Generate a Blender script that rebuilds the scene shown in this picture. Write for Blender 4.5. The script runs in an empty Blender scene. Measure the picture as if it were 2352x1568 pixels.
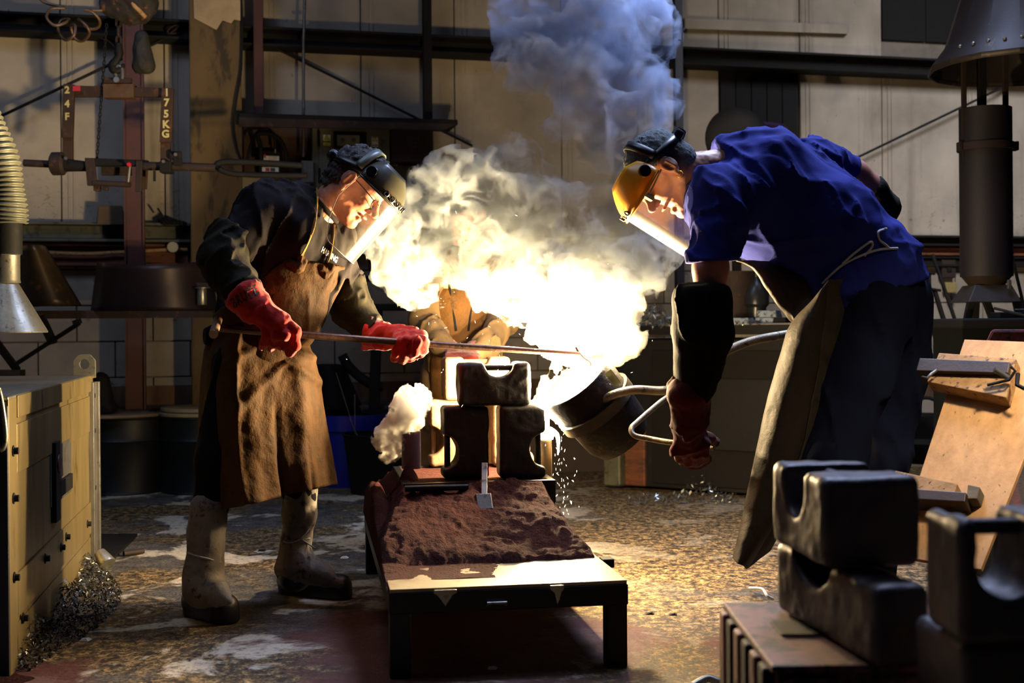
import bpy, math, random
import numpy as np
from mathutils import Vector, Matrix
from mathutils.bvhtree import BVHTree

random.seed(7)
rng = np.random.default_rng(11)
SC = bpy.context.scene
COL = SC.collection

# ------------------------------------------------------------------ camera
F, CX, CY, TH, CAMZ = 2900.0, 1176.0, 750.0, 0.008, 1.08
cam_d = bpy.data.cameras.new('camera')
cam = bpy.data.objects.new('camera', cam_d)
COL.objects.link(cam)
cam.location = (0, 0, CAMZ)
cam.rotation_euler = (Matrix.Rotation(TH, 3, 'Y') @ Matrix.Rotation(math.pi / 2, 3, 'X')).to_euler()
cam_d.sensor_width = 36
cam_d.lens = 36 * F / 2352
cam_d.shift_y = -(784 - CY) / 2352
cam_d.clip_start = 0.05
cam_d.dof.use_dof = True
cam_d.dof.focus_distance = 4.85
cam_d.dof.aperture_fstop = 3.4
SC.camera = cam

# ------------------------------------------------------------------ world, lights, exposure
w = bpy.data.worlds.new('world'); SC.world = w
w.use_nodes = True
w.node_tree.nodes['Background'].inputs[0].default_value = (0.30, 0.42, 1.0, 1)
w.node_tree.nodes['Background'].inputs[1].default_value = 0.018
SC.view_settings.view_transform = 'Standard'
SC.view_settings.look = 'None'
SC.view_settings.exposure = 0.0
SC.view_settings.gamma = 1.0
SC.view_settings.use_curve_mapping = False
SC.cycles.use_denoising = True
SC.cycles.max_bounces = 8
SC.cycles.volume_bounces = 2
SC.cycles.transparent_max_bounces = 12
SC.cycles.volume_max_steps = 256
SC.cycles.sample_clamp_indirect = 6


def light(name, kind, loc, power, col, size=0.1, aim=None, sizey=None, spread=None):
    d = bpy.data.lights.new(name, kind)
    d.energy = power; d.color = col
    if kind == 'AREA':
        d.size = size
        if sizey: d.shape = 'RECTANGLE'; d.size_y = sizey
        if spread: d.spread = math.radians(spread)
    elif kind in ('POINT', 'SPOT'):
        d.shadow_soft_size = size
    o = bpy.data.objects.new(name, d); COL.objects.link(o)
    o.location = loc
    if aim is not None:
        o.rotation_euler = (Vector(aim) - Vector(loc)).to_track_quat('-Z', 'Y').to_euler()
    return o


WARM = (1.0, 0.72, 0.38)
# the molten metal: in the stream at the sprue, in the open ladle mouth, and the burning gases above it
light('pour_light', 'POINT', (0.158, 5.14, 0.72), 300, WARM, 0.035)
light('ladle_light', 'POINT', (0.262, 5.002, 0.848), 750, WARM, 0.045)
light('flame_light', 'POINT', (0.40, 5.00, 1.02), 50, WARM, 0.05)
light('flame_light_left', 'POINT', (0.0, 5.10, 1.02), 170, WARM, 0.04)
# cool daylight from roof lights of the shop, plus two added wall washes
light('roof_light', 'AREA', (1.5, 5.9, 5.0), 120, (0.50, 0.62, 1.0), 1.6, (1.3, 4.7, 1.0), spread=90)
light('wall_wash_right', 'AREA', (4.1, 5.8, 5.0), 85, (0.95, 0.93, 1.0), 1.4, (4.4, 10.8, 1.9), spread=82)  # added wash to brighten the right back wall
light('wall_wash_left', 'AREA', (-3.0, 4.8, 4.6), 18, (0.60, 0.70, 1.0), 1.4, (-2.8, 9.2, 1.2), spread=110)  # added fill for the dim left back wall
light('roof_light_left', 'AREA', (-1.6, 4.4, 5.6), 45, (0.62, 0.72, 1.0), 2.0, (-1.0, 4.2, 0.0))
# added fill lamp, narrow beam to brighten the plywood board
light('board_fill', 'AREA', (2.1, 1.8, 3.9), 7, (1.0, 0.84, 0.66), 0.4, (1.75, 4.1, 0.75), spread=22)


# ------------------------------------------------------------------ projection helpers (photo pixel + depth -> world point)
def _dir(px, py):
    u = (px - CX) / F; v = (CY - py) / F
    c, s = math.cos(TH), math.sin(TH)
    return u * c + v * s, -u * s + v * c


def P(px, py, D):
    a, b = _dir(px, py)
    return np.array([a * D, D, CAMZ + b * D])


def FP(px, py, z=0.0):
    a, b = _dir(px, py)
    return P(px, py, (z - CAMZ) / b)


def J(px, py, D, r):
    return P(px, py, D), r * D / F


W0 = np.array([-3.65, 9.0, 0.0]); WU = np.array([0.9712, 0.2384, 0.0]); WN = np.array([0.2384, -0.9712, 0.0])
UP = np.array([0, 0, 1.0])


def WP(px, py, off=0.0):
    a, b = _dir(px, py)
    d = np.array([a, 1.0, b]); c = np.array([0, 0, CAMZ])
    t = np.dot(W0 + off * WN - c, WN) / np.dot(d, WN)
    return c + t * d


def WS(px, py, off=0.0):
    p = WP(px, py, off)
    return float(np.dot(p - W0, WU)), float(p[2])


def WL(s, z, off=0.0):
    return W0 + WU * s + WN * off + UP * z


# ------------------------------------------------------------------ mesh builder
def nrm(v):
    v = np.asarray(v, float); n = np.linalg.norm(v)
    return v / n if n else v


def frame(axis, hint=(0, 0, 1)):
    z = nrm(axis); h = np.asarray(hint, float)
    if abs(np.dot(z, nrm(h))) > 0.98: h = np.array([1.0, 0, 0]) if abs(z[0]) < 0.7 else np.array([0, 0, 1.0])
    x = nrm(np.cross(h, z)); y = np.cross(z, x)
    return x, y, z


def catmull(pts, n=6, closed=False):
    pts = [np.asarray(p, float) for p in pts]; out = []; m = len(pts)
    rngs = range(m) if closed else range(m - 1)
    for i in rngs:
        if closed:
            p0, p1, p2, p3 = pts[(i - 1) % m], pts[i], pts[(i + 1) % m], pts[(i + 2) % m]
        else:
            p0, p1, p2, p3 = pts[max(i - 1, 0)], pts[i], pts[i + 1], pts[min(i + 2, m - 1)]
        for k in range(n):
            t = k / n
            out.append(0.5 * (2 * p1 + (p2 - p0) * t + (2 * p0 - 5 * p1 + 4 * p2 - p3) * t * t + (3 * p1 - p0 - 3 * p2 + p3) * t ** 3))
    if not closed: out.append(pts[-1])
    return out


class MB:
    def __init__(s): s.v = []; s.f = []; s.n = 0

    def raw(s, v, f):
        v = np.asarray(v, float).reshape(-1, 3)
        s.f += [tuple(i + s.n for i in q) for q in f]
        s.v.append(v); s.n += len(v); return s

    def box(s, c, size, X=(1, 0, 0), Y=(0, 1, 0), Z=(0, 0, 1), taper=1.0):
        X, Y, Z = map(np.asarray, (X, Y, Z)); c = np.asarray(c, float); a, b, h = np.asarray(size, float) / 2
        v = []
        for k in (-1, 1):
            t = 1.0 if k < 0 else taper
            for i, j in ((-1, -1), (1, -1), (1, 1), (-1, 1)):
                v.append(c + X * a * i * t + Y * b * j * t + Z * h * k)
        return s.raw(v, [(3, 2, 1, 0), (4, 5, 6, 7), (0, 1, 5, 4), (1, 2, 6, 5), (2, 3, 7, 6), (3, 0, 4, 7)])

    def hexa(s, bot, top):
        return s.raw(list(bot) + list(top), [(3, 2, 1, 0), (4, 5, 6, 7), (0, 1, 5, 4), (1, 2, 6, 5), (2, 3, 7, 6), (3, 0, 4, 7)])

    def prism(s, outline, axis):
        n = len(outline); o = [np.asarray(p, float) for p in outline]; ax = np.asarray(axis, float)
        v = o + [p + ax for p in o]
        f = [tuple(range(n - 1, -1, -1)), tuple(range(n, 2 * n))]
        f += [(i, (i + 1) % n, n + (i + 1) % n, n + i) for i in range(n)]
        return s.raw(v, f)

    def tube(s, path, r, seg=10, closed=False, cap=True):
        path = [np.asarray(p, float) for p in path]; m = len(path)
        rr = r if hasattr(r, '__len__') else [r] * m
        if len(rr) != m: rr = np.interp(np.linspace(0, 1, m), np.linspace(0, 1, len(rr)), rr)
        x = None; v = []
        for i in range(m):
            a = path[(i - 1) % m] if closed or i else path[i]
            b = path[(i + 1) % m] if closed or i < m - 1 else path[i]
            t = nrm(b - a)
            if x is None: x, y, _ = frame(t)
            else:
                x = nrm(x - t * np.dot(x, t)); y = np.cross(t, x)
            for k in range(seg):
                an = 2 * math.pi * k / seg
                v.append(path[i] + rr[i] * (x * math.cos(an) + y * math.sin(an)))
        f = []
        for i in range(m if closed else m - 1):
            for k in range(seg):
                a = i * seg + k; b = i * seg + (k + 1) % seg
                c = ((i + 1) % m) * seg + (k + 1) % seg; d = ((i + 1) % m) * seg + k
                f.append((a, b, c, d))
        if cap and not closed:
            f.append(tuple(range(seg - 1, -1, -1))); f.append(tuple((m - 1) * seg + k for k in range(seg)))
        return s.raw(v, f)

    def lathe(s, c, axis, prof, seg=32, hint=(1, 0, 0), a0=0.0, a1=2 * math.pi, cap=False):
        """prof: (radius, along-axis) list"""
        x, y, z = frame(axis, hint); c = np.asarray(c, float); v = []; full = abs(a1 - a0 - 2 * math.pi) < 1e-6
        ns = seg if full else seg + 1
        for r, h in prof:
            for k in range(ns):
                an = a0 + (a1 - a0) * k / seg
                v.append(c + z * h + r * (x * math.cos(an) + y * math.sin(an)))
        f = []
        for i in range(len(prof) - 1):
            for k in range(seg):
                k2 = (k + 1) % ns
                f.append((i * ns + k, i * ns + k2, (i + 1) * ns + k2, (i + 1) * ns + k))
        if cap and full:
            f.append(tuple(range(ns - 1, -1, -1))); f.append(tuple((len(prof) - 1) * ns + k for k in range(ns)))
        return s.raw(v, f)

    def grid(s, pts):
        """pts: 2D array of points (n, m, 3)"""
        pts = np.asarray(pts, float); n, m = pts.shape[:2]
        f = [(i * m + j, i * m + j + 1, (i + 1) * m + j + 1, (i + 1) * m + j) for i in range(n - 1) for j in range(m - 1)]
        return s.raw(pts.reshape(-1, 3), f)

    def arrays(s): return np.concatenate(s.v) if s.v else np.zeros((0, 3)), s.f


def props(o, label=None, cat=None, group=None, kind=None):
    if label: o['label'] = label
    if cat: o['category'] = cat
    if group: o['group'] = group
    if kind: o['kind'] = kind
    return o


def empty(name, loc, label=None, cat=None, group=None):
    o = bpy.data.objects.new(name, None); COL.objects.link(o)
    o.location = tuple(float(a) for a in loc); o.empty_display_size = 0.1
    return props(o, label, cat, group)


def wloc(o):
    l = np.zeros(3)
    while o is not None:
        l = l + np.array(o.location); o = o.parent
    return l


def obj(name, mb, m, parent=None, label=None, cat=None, group=None, kind=None, smooth=None, bevel=0, bseg=2, solid=0, sub=0, origin=None):
    v, f = mb.arrays() if isinstance(mb, MB) else mb
    v = np.asarray(v, np.float64)
    me = bpy.data.meshes.new(name)
    if parent is not None: base = wloc(parent)
    elif origin is not None: base = np.asarray(origin, float)
    else:
        lo, hi = v.min(0), v.max(0); base = np.array([(lo[0] + hi[0]) / 2, (lo[1] + hi[1]) / 2, lo[2]])
    vv = v - base
    if isinstance(f, np.ndarray):
        nf, k = f.shape
        me.vertices.add(len(vv)); me.vertices.foreach_set('co', vv.astype(np.float32).ravel())
        me.loops.add(nf * k); me.loops.foreach_set('vertex_index', f.astype(np.int32).ravel())
        me.polygons.add(nf); me.polygons.foreach_set('loop_start', np.arange(0, nf * k, k, dtype=np.int32))
        me.update(calc_edges=True)
    else:
        me.from_pydata(vv.tolist(), [], f); me.update()
    if m is not None:
        for mm in (m if isinstance(m, (list, tuple)) else [m]): me.materials.append(mm)
    o = bpy.data.objects.new(name, me); COL.objects.link(o)
    if parent is not None: o.parent = parent
    else: o.location = tuple(base)
    if smooth is True:
        me.polygons.foreach_set('use_smooth', [True] * len(me.polygons))
    elif smooth:
        me.polygons.foreach_set('use_smooth', [True] * len(me.polygons))
        me.set_sharp_from_angle(angle=math.radians(smooth))
    if bevel:
        b = o.modifiers.new('bevel', 'BEVEL'); b.width = bevel; b.segments = bseg; b.limit_method = 'ANGLE'; b.angle_limit = math.radians(40)
    if solid:
        sm = o.modifiers.new('solid', 'SOLIDIFY'); sm.thickness = solid; sm.offset = 0
    if sub:
        ss = o.modifiers.new('sub', 'SUBSURF'); ss.levels = sub; ss.render_levels = sub
    return props(o, label, cat, group, kind)


def copy_tree(o, parent=None, loc=None, rotz=None, label=None):
    c = o.copy(); COL.objects.link(c)
    if parent is not None:
        c.parent = parent
    if loc is not None: c.location = loc
    if rotz is not None: c.rotation_euler = (0, 0, rotz)
    if label: c['label'] = label
    for ch in list(o.children): copy_tree(ch, c)
    return c


# ------------------------------------------------------------------ materials
def lin(c):
    if isinstance(c, str): c = [int(c[i:i + 2], 16) / 255 for i in (0, 2, 4)]
    return tuple((x / 12.92 if x <= 0.04045 else ((x + 0.055) / 1.055) ** 2.4) for x in c)


class NT:
    def __init__(s, name):
        s.m = bpy.data.materials.new(name); s.m.use_nodes = True
        s.t = s.m.node_tree; s.b = s.t.nodes['Principled BSDF']; s.out = s.t.nodes['Material Output']
        tc = s.t.nodes.new('ShaderNodeTexCoord'); s.co = tc.outputs['Object']
        s.geo = None

    def n(s, typ, **kw):
        nd = s.t.nodes.new(typ)
        for k, v in kw.items(): setattr(nd, k, v)
        return nd

    def l(s, a, b): s.t.links.new(a, b)

    def worldpos(s):
        if s.geo is None: s.geo = s.n('ShaderNodeNewGeometry').outputs['Position']
        return s.geo

    def scaled(s, co, sc):
        mp = s.n('ShaderNodeMapping'); mp.inputs['Scale'].default_value = sc; s.l(co, mp.inputs['Vector']); return mp.outputs[0]

    def noise(s, scale, detail=4, rough=0.55, co=None, dist=0.0, out='Fac'):
        nd = s.n('ShaderNodeTexNoise'); nd.inputs['Scale'].default_value = scale; nd.inputs['Detail'].default_value = detail
        nd.inputs['Roughness'].default_value = rough; nd.inputs['Distortion'].default_value = dist
        s.l(co if co is not None else s.co, nd.inputs['Vector']); return nd.outputs[out]

    def ramp(s, fac, stops, interp='LINEAR'):
        nd = s.n('ShaderNodeValToRGB'); cr = nd.color_ramp; cr.interpolation = interp
        while len(cr.elements) < len(stops): cr.elements.new(0.5)
        for e, (p, c) in zip(cr.elements, stops):
            e.position = p
            e.color = (c, c, c, 1) if isinstance(c, (int, float)) else (*c, 1)
        s.l(fac, nd.inputs[0]); return nd.outputs[0]

    def mix(s, fac, a, b, mode='MIX'):
        nd = s.n('ShaderNodeMix', data_type='RGBA', blend_type=mode)
        for sock, v in ((nd.inputs[0], fac), (nd.inputs[6], a), (nd.inputs[7], b)):
            if hasattr(v, 'is_linked'): s.l(v, sock)
            elif isinstance(v, (int, float)): sock.default_value = v
            else: sock.default_value = (*v, 1)
        return nd.outputs[2]

    def math(s, op, a, b=0.0, c=None):
        nd = s.n('ShaderNodeMath', operation=op)
        for sock, v in zip(nd.inputs, (a, b, c)):
            if v is None: continue
            if hasattr(v, 'is_linked'): s.l(v, sock)
            else: sock.default_value = v
        return nd.outputs[0]

    def bump(s, h, strength=0.4, dist=0.01, normal=None):
        nd = s.n('ShaderNodeBump'); nd.inputs['Strength'].default_value = strength; nd.inputs['Distance'].default_value = dist
        s.l(h, nd.inputs['Height'])
        if normal is not None: s.l(normal, nd.inputs['Normal'])
        s.l(nd.outputs[0], s.b.inputs['Normal']); return nd.outputs[0]

    def set(s, **kw):
        for k, v in kw.items():
            sock = s.b.inputs[{'color': 'Base Color', 'rough': 'Roughness', 'metal': 'Metallic', 'spec': 'Specular IOR Level', 'trans': 'Transmission Weight',
                               'sheen': 'Sheen Weight', 'coat': 'Coat Weight', 'alpha': 'Alpha', 'sss': 'Subsurface Weight'}[k]]
            if hasattr(v, 'is_linked'): s.l(v, sock)
            elif isinstance(v, (int, float)): sock.default_value = v
            else: sock.default_value = (*v, 1)
        return s


def surf(name, c1, c2=None, rough=0.6, metal=0.0, scale=8, bump=0.2, bdist=0.005, fine=60, c3=None, t3=0.6, stretch=None, spec=0.5, contrast=0.25, sheen=0, roughvar=0.0):
    """general worn surface: two tones by large noise, a third worn-in tone by threshold, fine relief"""
    t = NT(name); co = t.co
    if stretch: co = t.scaled(co, stretch)
    c1 = lin(c1); c2 = lin(c2) if c2 else tuple(x * 0.6 for x in c1)
    n1 = t.noise(scale, 6, 0.6, co)
    col = t.mix(t.ramp(n1, [(0.5 - contrast, 0.0), (0.5 + contrast, 1.0)]), c1, c2)
    if c3:
        n3 = t.noise(scale * 2.7, 8, 0.65, co, 0.3)
        col = t.mix(t.ramp(n3, [(t3 - 0.04, 0.0), (t3 + 0.05, 1.0)]), col, lin(c3))
    t.set(color=col, metal=metal, spec=spec, sheen=sheen)
    if roughvar: t.set(rough=t.math('MULTIPLY_ADD', n1, roughvar, rough - roughvar / 2))
    else: t.set(rough=rough)
    if bump: t.bump(t.noise(fine, 5, 0.6), bump, bdist)
    return t.m


def emis(name, col, strength):
    t = NT(name); t.set(color=(0, 0, 0))
    t.b.inputs['Emission Color'].default_value = (*col, 1); t.b.inputs['Emission Strength'].default_value = strength
    return t.m


# ------------------------------------------------------------------ numpy noise
TAB = rng.random((64, 64, 64)).astype(np.float32) * 2 - 1


def vnoise(x, y, z):
    xi = np.floor(x).astype(np.int32); yi = np.floor(y).astype(np.int32); zi = np.floor(z).astype(np.int32)
    fx = (x - xi).astype(np.float32); fy = (y - yi).astype(np.float32); fz = (z - zi).astype(np.float32)
    fx = fx * fx * (3 - 2 * fx); fy = fy * fy * (3 - 2 * fy); fz = fz * fz * (3 - 2 * fz)
    x0 = xi & 63; x1 = (xi + 1) & 63; y0 = yi & 63; y1 = (yi + 1) & 63; z0 = zi & 63; z1 = (zi + 1) & 63
    a = TAB[x0, y0, z0] * (1 - fx) + TAB[x1, y0, z0] * fx
    b = TAB[x0, y1, z0] * (1 - fx) + TAB[x1, y1, z0] * fx
    c = TAB[x0, y0, z1] * (1 - fx) + TAB[x1, y0, z1] * fx
    d = TAB[x0, y1, z1] * (1 - fx) + TAB[x1, y1, z1] * fx
    a = a * (1 - fy) + b * fy; c = c * (1 - fy) + d * fy
    return a * (1 - fz) + c * fz


def fbm(p, freq, octaves=3, gain=0.5):
    o = 0; a = 1.0
    for i in range(octaves):
        q = p * (freq * 2.03 ** i) + 17.3 * i
        o = o + a * vnoise(q[..., 0], q[..., 1], q[..., 2]); a *= gain
    return o


# ------------------------------------------------------------------ distance fields and surface nets
class SDF:
    def __init__(s, lo, hi, res):
        s.lo = np.asarray(lo, float); s.res = res
        s.n = np.ceil((np.asarray(hi, float) - s.lo) / res).astype(int) + 1
        s.d = np.full(tuple(s.n), 0.25, np.float32)
        s.ax = [(s.lo[i] + np.arange(s.n[i]) * res).astype(np.float32) for i in range(3)]

    def sub(s, lo, hi):
        i0 = np.clip(np.floor((np.asarray(lo) - s.lo) / s.res).astype(int), 0, s.n)
        i1 = np.clip(np.ceil((np.asarray(hi) - s.lo) / s.res).astype(int) + 1, 0, s.n)
        sl = tuple(slice(a, b) for a, b in zip(i0, i1))
        x = s.ax[0][sl[0]][:, None, None]; y = s.ax[1][sl[1]][None, :, None]; z = s.ax[2][sl[2]][None, None, :]
        return sl, x, y, z

    def put(s, sl, e, k, cut=False):
        a = s.d[sl]
        if a.size == 0: return
        if cut:
            e = -e; h = np.maximum(k - np.abs(a - e), 0) / max(k, 1e-6); s.d[sl] = np.maximum(a, e) + h * h * k * 0.25
        else:
            h = np.maximum(k - np.abs(a - e), 0) / max(k, 1e-6); s.d[sl] = np.minimum(a, e) - h * h * k * 0.25

    def cone(s, p0, p1, r0, r1, k=0.02, squash=None, cut=False):
        """capsule with two radii; squash=(axis, factor): wider along that axis"""
        p0 = np.asarray(p0, float); p1 = np.asarray(p1, float)
        ex = 1.0 if squash is None else max(1.0, squash[1])
        m = max(r0, r1) * ex + k + 3 * s.res + 0.02
        sl, x, y, z = s.sub(np.minimum(p0, p1) - m, np.maximum(p0, p1) + m)
        d = p1 - p0; L = float(np.dot(d, d)) + 1e-12
        px, py, pz = x - p0[0], y - p0[1], z - p0[2]
        t = np.clip((px * d[0] + py * d[1] + pz * d[2]) / L, 0, 1)
        qx, qy, qz = px - t * d[0], py - t * d[1], pz - t * d[2]
        if squash is not None:
            a = nrm(squash[0]); c = (qx * a[0] + qy * a[1] + qz * a[2]) * (1 - 1 / squash[1])
            qx = qx - c * a[0]; qy = qy - c * a[1]; qz = qz - c * a[2]
        e = np.sqrt(qx * qx + qy * qy + qz * qz) - (r0 + (r1 - r0) * t)
        s.put(sl, e.astype(np.float32), k, cut); return s

    def chain(s, js, k=0.02, squash=None):
        for (p0, r0), (p1, r1) in zip(js[:-1], js[1:]): s.cone(p0, p1, r0, r1, k, squash)
        return s

    def ell(s, c, r, R=None, k=0.01, cut=False):
        c = np.asarray(c, float); r = np.asarray(r, float)
        m = r.max() + k + 3 * s.res
        sl, x, y, z = s.sub(c - m, c + m)
        x, y, z = x - c[0], y - c[1], z - c[2]
        if R is not None:
            X = R[0][0] * x + R[0][1] * y + R[0][2] * z
            Y = R[1][0] * x + R[1][1] * y + R[1][2] * z
            Z = R[2][0] * x + R[2][1] * y + R[2][2] * z
        else: X, Y, Z = x + 0 * y + 0 * z, y + 0 * x + 0 * z, z + 0 * x + 0 * y
        k0 = np.sqrt((X / r[0]) ** 2 + (Y / r[1]) ** 2 + (Z / r[2]) ** 2)
        k1 = np.sqrt((X / r[0] ** 2) ** 2 + (Y / r[1] ** 2) ** 2 + (Z / r[2] ** 2) ** 2) + 1e-9
        s.put(sl, (k0 * (k0 - 1) / k1).astype(np.float32), k, cut); return s

    def box(s, c, half, R, rad=0.01, k=0.01, cut=False):
        c = np.asarray(c, float); half = np.asarray(half, float); m = np.linalg.norm(half) + rad + k + 3 * s.res
        sl, x, y, z = s.sub(c - m, c + m)
        x, y, z = x - c[0], y - c[1], z - c[2]
        q = [np.abs(R[i][0] * x + R[i][1] * y + R[i][2] * z) - (half[i] - rad) for i in range(3)]
        e = np.sqrt(np.maximum(q[0], 0) ** 2 + np.maximum(q[1], 0) ** 2 + np.maximum(q[2], 0) ** 2) + np.minimum(np.maximum(q[0], np.maximum(q[1], q[2])), 0) - rad
        s.put(sl, e.astype(np.float32), k, cut); return s

    def plane(s, pt, n, k=0.004, lo=None, hi=None):
        """keep the side against the normal n"""
        lo = s.lo if lo is None else lo
        hi = s.lo + s.n * s.res if hi is None else hi
        sl, x, y, z = s.sub(lo, hi); n = nrm(n)
        e = (x - pt[0]) * n[0] + (y - pt[1]) * n[1] + (z - pt[2]) * n[2]
        s.put(sl, -e.astype(np.float32), k, True); return s

    def displace(s, fn, band=0.04):
        idx = np.nonzero(np.abs(s.d) < band)
        if len(idx[0]) == 0: return s
        p = np.stack([s.ax[i][idx[i]] for i in range(3)], -1)
        s.d[idx] += fn(p).astype(np.float32); return s

    def offset(s, a): s.d -= a; return s

    def mesh(s):
        f = s.d.copy()
        f[0] = f[-1] = 0.2; f[:, 0] = f[:, -1] = 0.2; f[:, :, 0] = f[:, :, -1] = 0.2
        g = f < 0
        cnt = np.zeros(tuple(s.n - 1), np.int8)
        for a in (0, 1):
            for b in (0, 1):
                for c in (0, 1):
                    cnt += g[a:s.n[0] - 1 + a, b:s.n[1] - 1 + b, c:s.n[2] - 1 + c]
        act = (cnt > 0) & (cnt < 8)
        ids = np.argwhere(act)
        vid = np.full(act.shape, -1, np.int32); vid[act] = np.arange(len(ids))
        acc = np.zeros((len(ids), 3)); num = np.zeros(len(ids))
        for ax in range(3):
            o = [(0, 0), (0, 1), (1, 0), (1, 1)]
            for (u, v) in o:
                off = np.insert([u, v], ax, 0); off2 = off.copy(); off2[ax] = 1
                i = ids + off; j = ids + off2
                a = f[i[:, 0], i[:, 1], i[:, 2]]; b = f[j[:, 0], j[:, 1], j[:, 2]]
                c = (a < 0) != (b < 0)
                t = np.where(c, a / np.where(c, a - b, 1), 0)
                p = i.astype(float); p[:, ax] += t
                acc[c] += p[c]; num[c] += 1
        v = acc / np.maximum(num, 1)[:, None] * s.res + s.lo
        faces = []
        for ax in range(3):
            A = [slice(1, -1)] * 3; A[ax] = slice(0, -1)
            B = [slice(1, -1)] * 3; B[ax] = slice(1, None)
            ga = g[tuple(A)]; gb = g[tuple(B)]
            ch = np.argwhere(ga != gb)
            if len(ch) == 0: continue
            base = ch + 1; base[:, ax] -= 1
            fl = ga[ch[:, 0], ch[:, 1], ch[:, 2]]
            u, w_ = [q for q in range(3) if q != ax]
            def cell(du, dw):
                q = base.copy(); q[:, u] -= du; q[:, w_] -= dw
                return vid[q[:, 0], q[:, 1], q[:, 2]]
            q = np.stack([cell(1, 1), cell(0, 1), cell(0, 0), cell(1, 0)], 1)
            if ax == 1: fl = ~fl
            q[~fl] = q[~fl][:, ::-1]
            faces.append(q)
        fa = np.concatenate(faces) if faces else np.zeros((0, 4), int)
        fa = fa[(fa >= 0).all(1)]
        return v, fa


def sdf_for(js, res, pad=0.06):
    """grid enclosing joints (point, radius)"""
    lo = np.min([p - r for p, r in js], 0) - pad; hi = np.max([p + r for p, r in js], 0) + pad
    return SDF(lo, hi, res)


def folds(direction, freq, amp, stretch=4.0, seed=0.0):
    """ridged folds running along `direction`"""
    d = nrm(direction)
    def fn(p):
        along = p @ d
        q = p - along[:, None] * d * (1 - 1 / stretch)
        n = fbm(q + seed, freq, 2)
        return -amp * (1 - np.minimum(np.abs(n) * 2.2, 1.0)) ** 2 + amp * 0.3
    return fn


def lumps(freq, amp, octs=3, seed=0.0):
    return lambda p: amp * fbm(p + seed, freq, octs)


# text as flat mesh data mapped onto a surface
def text_mesh(txt, size=1.0, align='CENTER', bold=0.0, spacing=1.0):
    cu = bpy.data.curves.new('tmp_text', 'FONT'); cu.body = txt; cu.size = size; cu.align_x = align; cu.align_y = 'CENTER'
    cu.offset = bold; cu.space_character = spacing; cu.resolution_u = 3
    o = bpy.data.objects.new('tmp_text', cu); COL.objects.link(o)
    dg = bpy.context.evaluated_depsgraph_get(); me = bpy.data.meshes.new_from_object(o.evaluated_get(dg))
    v = np.array([tuple(q.co) for q in me.vertices]); f = [tuple(p.vertices) for p in me.polygons]
    bpy.data.objects.remove(o); bpy.data.curves.remove(cu); bpy.data.meshes.remove(me)
    return v, f


def bvh_of(o):
    M = wloc(o); me = o.data
    v = [Vector(q.co) + Vector(M) for q in me.vertices]
    return BVHTree.FromPolygons(v, [tuple(p.vertices) for p in me.polygons])


def snap(px, py, bvhs, off=0.003, default=4.7):
    a, b = _dir(px, py); d = Vector((a, 1, b)).normalized(); best = None
    for bv in (bvhs if isinstance(bvhs, (list, tuple)) else [bvhs]):
        h = bv.ray_cast(Vector((0, 0, CAMZ)), d)
        if h[0] is not None and (best is None or h[3] < best[3]): best = h
    if best is None: return P(px, py, default)
    return np.array(best[0] - d * off)
# ================================================================== materials
def M_wall():
    t = NT('white_sheet')
    co = t.worldpos()
    n = t.noise(1.3, 6, 0.6, co)
    c = t.mix(t.ramp(n, [(0.35, 0.0), (0.7, 1.0)]), lin('989082'), lin('746d61'))
    st = t.noise(3.0, 7, 0.7, t.scaled(co, (1, 1, 0.08)), 0.2)
    c = t.mix(t.ramp(st, [(0.56, 0.0), (0.75, 0.75)]), c, lin('4d463b'))
    sp = t.noise(22, 4, 0.7, t.scaled(co, (1, 1, 0.6)))
    c = t.mix(t.ramp(sp, [(0.68, 0.0), (0.74, 0.8)]), c, lin('3a342c'))
    zz = t.n('ShaderNodeSeparateXYZ'); t.l(co, zz.inputs[0])
    band = t.ramp(t.math('DIVIDE', zz.outputs[2], 4.0), [(0.44, 1.0), (0.58, 0.0)])
    ch = t.noise(11, 5, 0.75, t.scaled(co, (1.4, 1.4, 2.6)), 1.2)
    c = t.mix(t.math('MULTIPLY', t.ramp(ch, [(0.58, 0.0), (0.63, 0.85)]), band), c, lin('40361f'))
    t.set(color=c, rough=0.75, spec=0.25); t.bump(t.noise(5, 5, 0.6, co), 0.25, 0.02); return t.m


def M_block():
    t = NT('painted_block'); co = t.worldpos()
    n = t.noise(1.7, 6, 0.6, co)
    c = t.mix(t.ramp(n, [(0.35, 0.0), (0.7, 1.0)]), lin('8d8474'), lin('6b645a'))
    sp = t.noise(9, 7, 0.7, co)
    c = t.mix(t.ramp(sp, [(0.60, 0.0), (0.70, 0.85)]), c, lin('463d31'))
    t.set(color=c, rough=0.85, spec=0.2); t.bump(t.noise(30, 5, 0.7), 0.4, 0.006); return t.m


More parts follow.
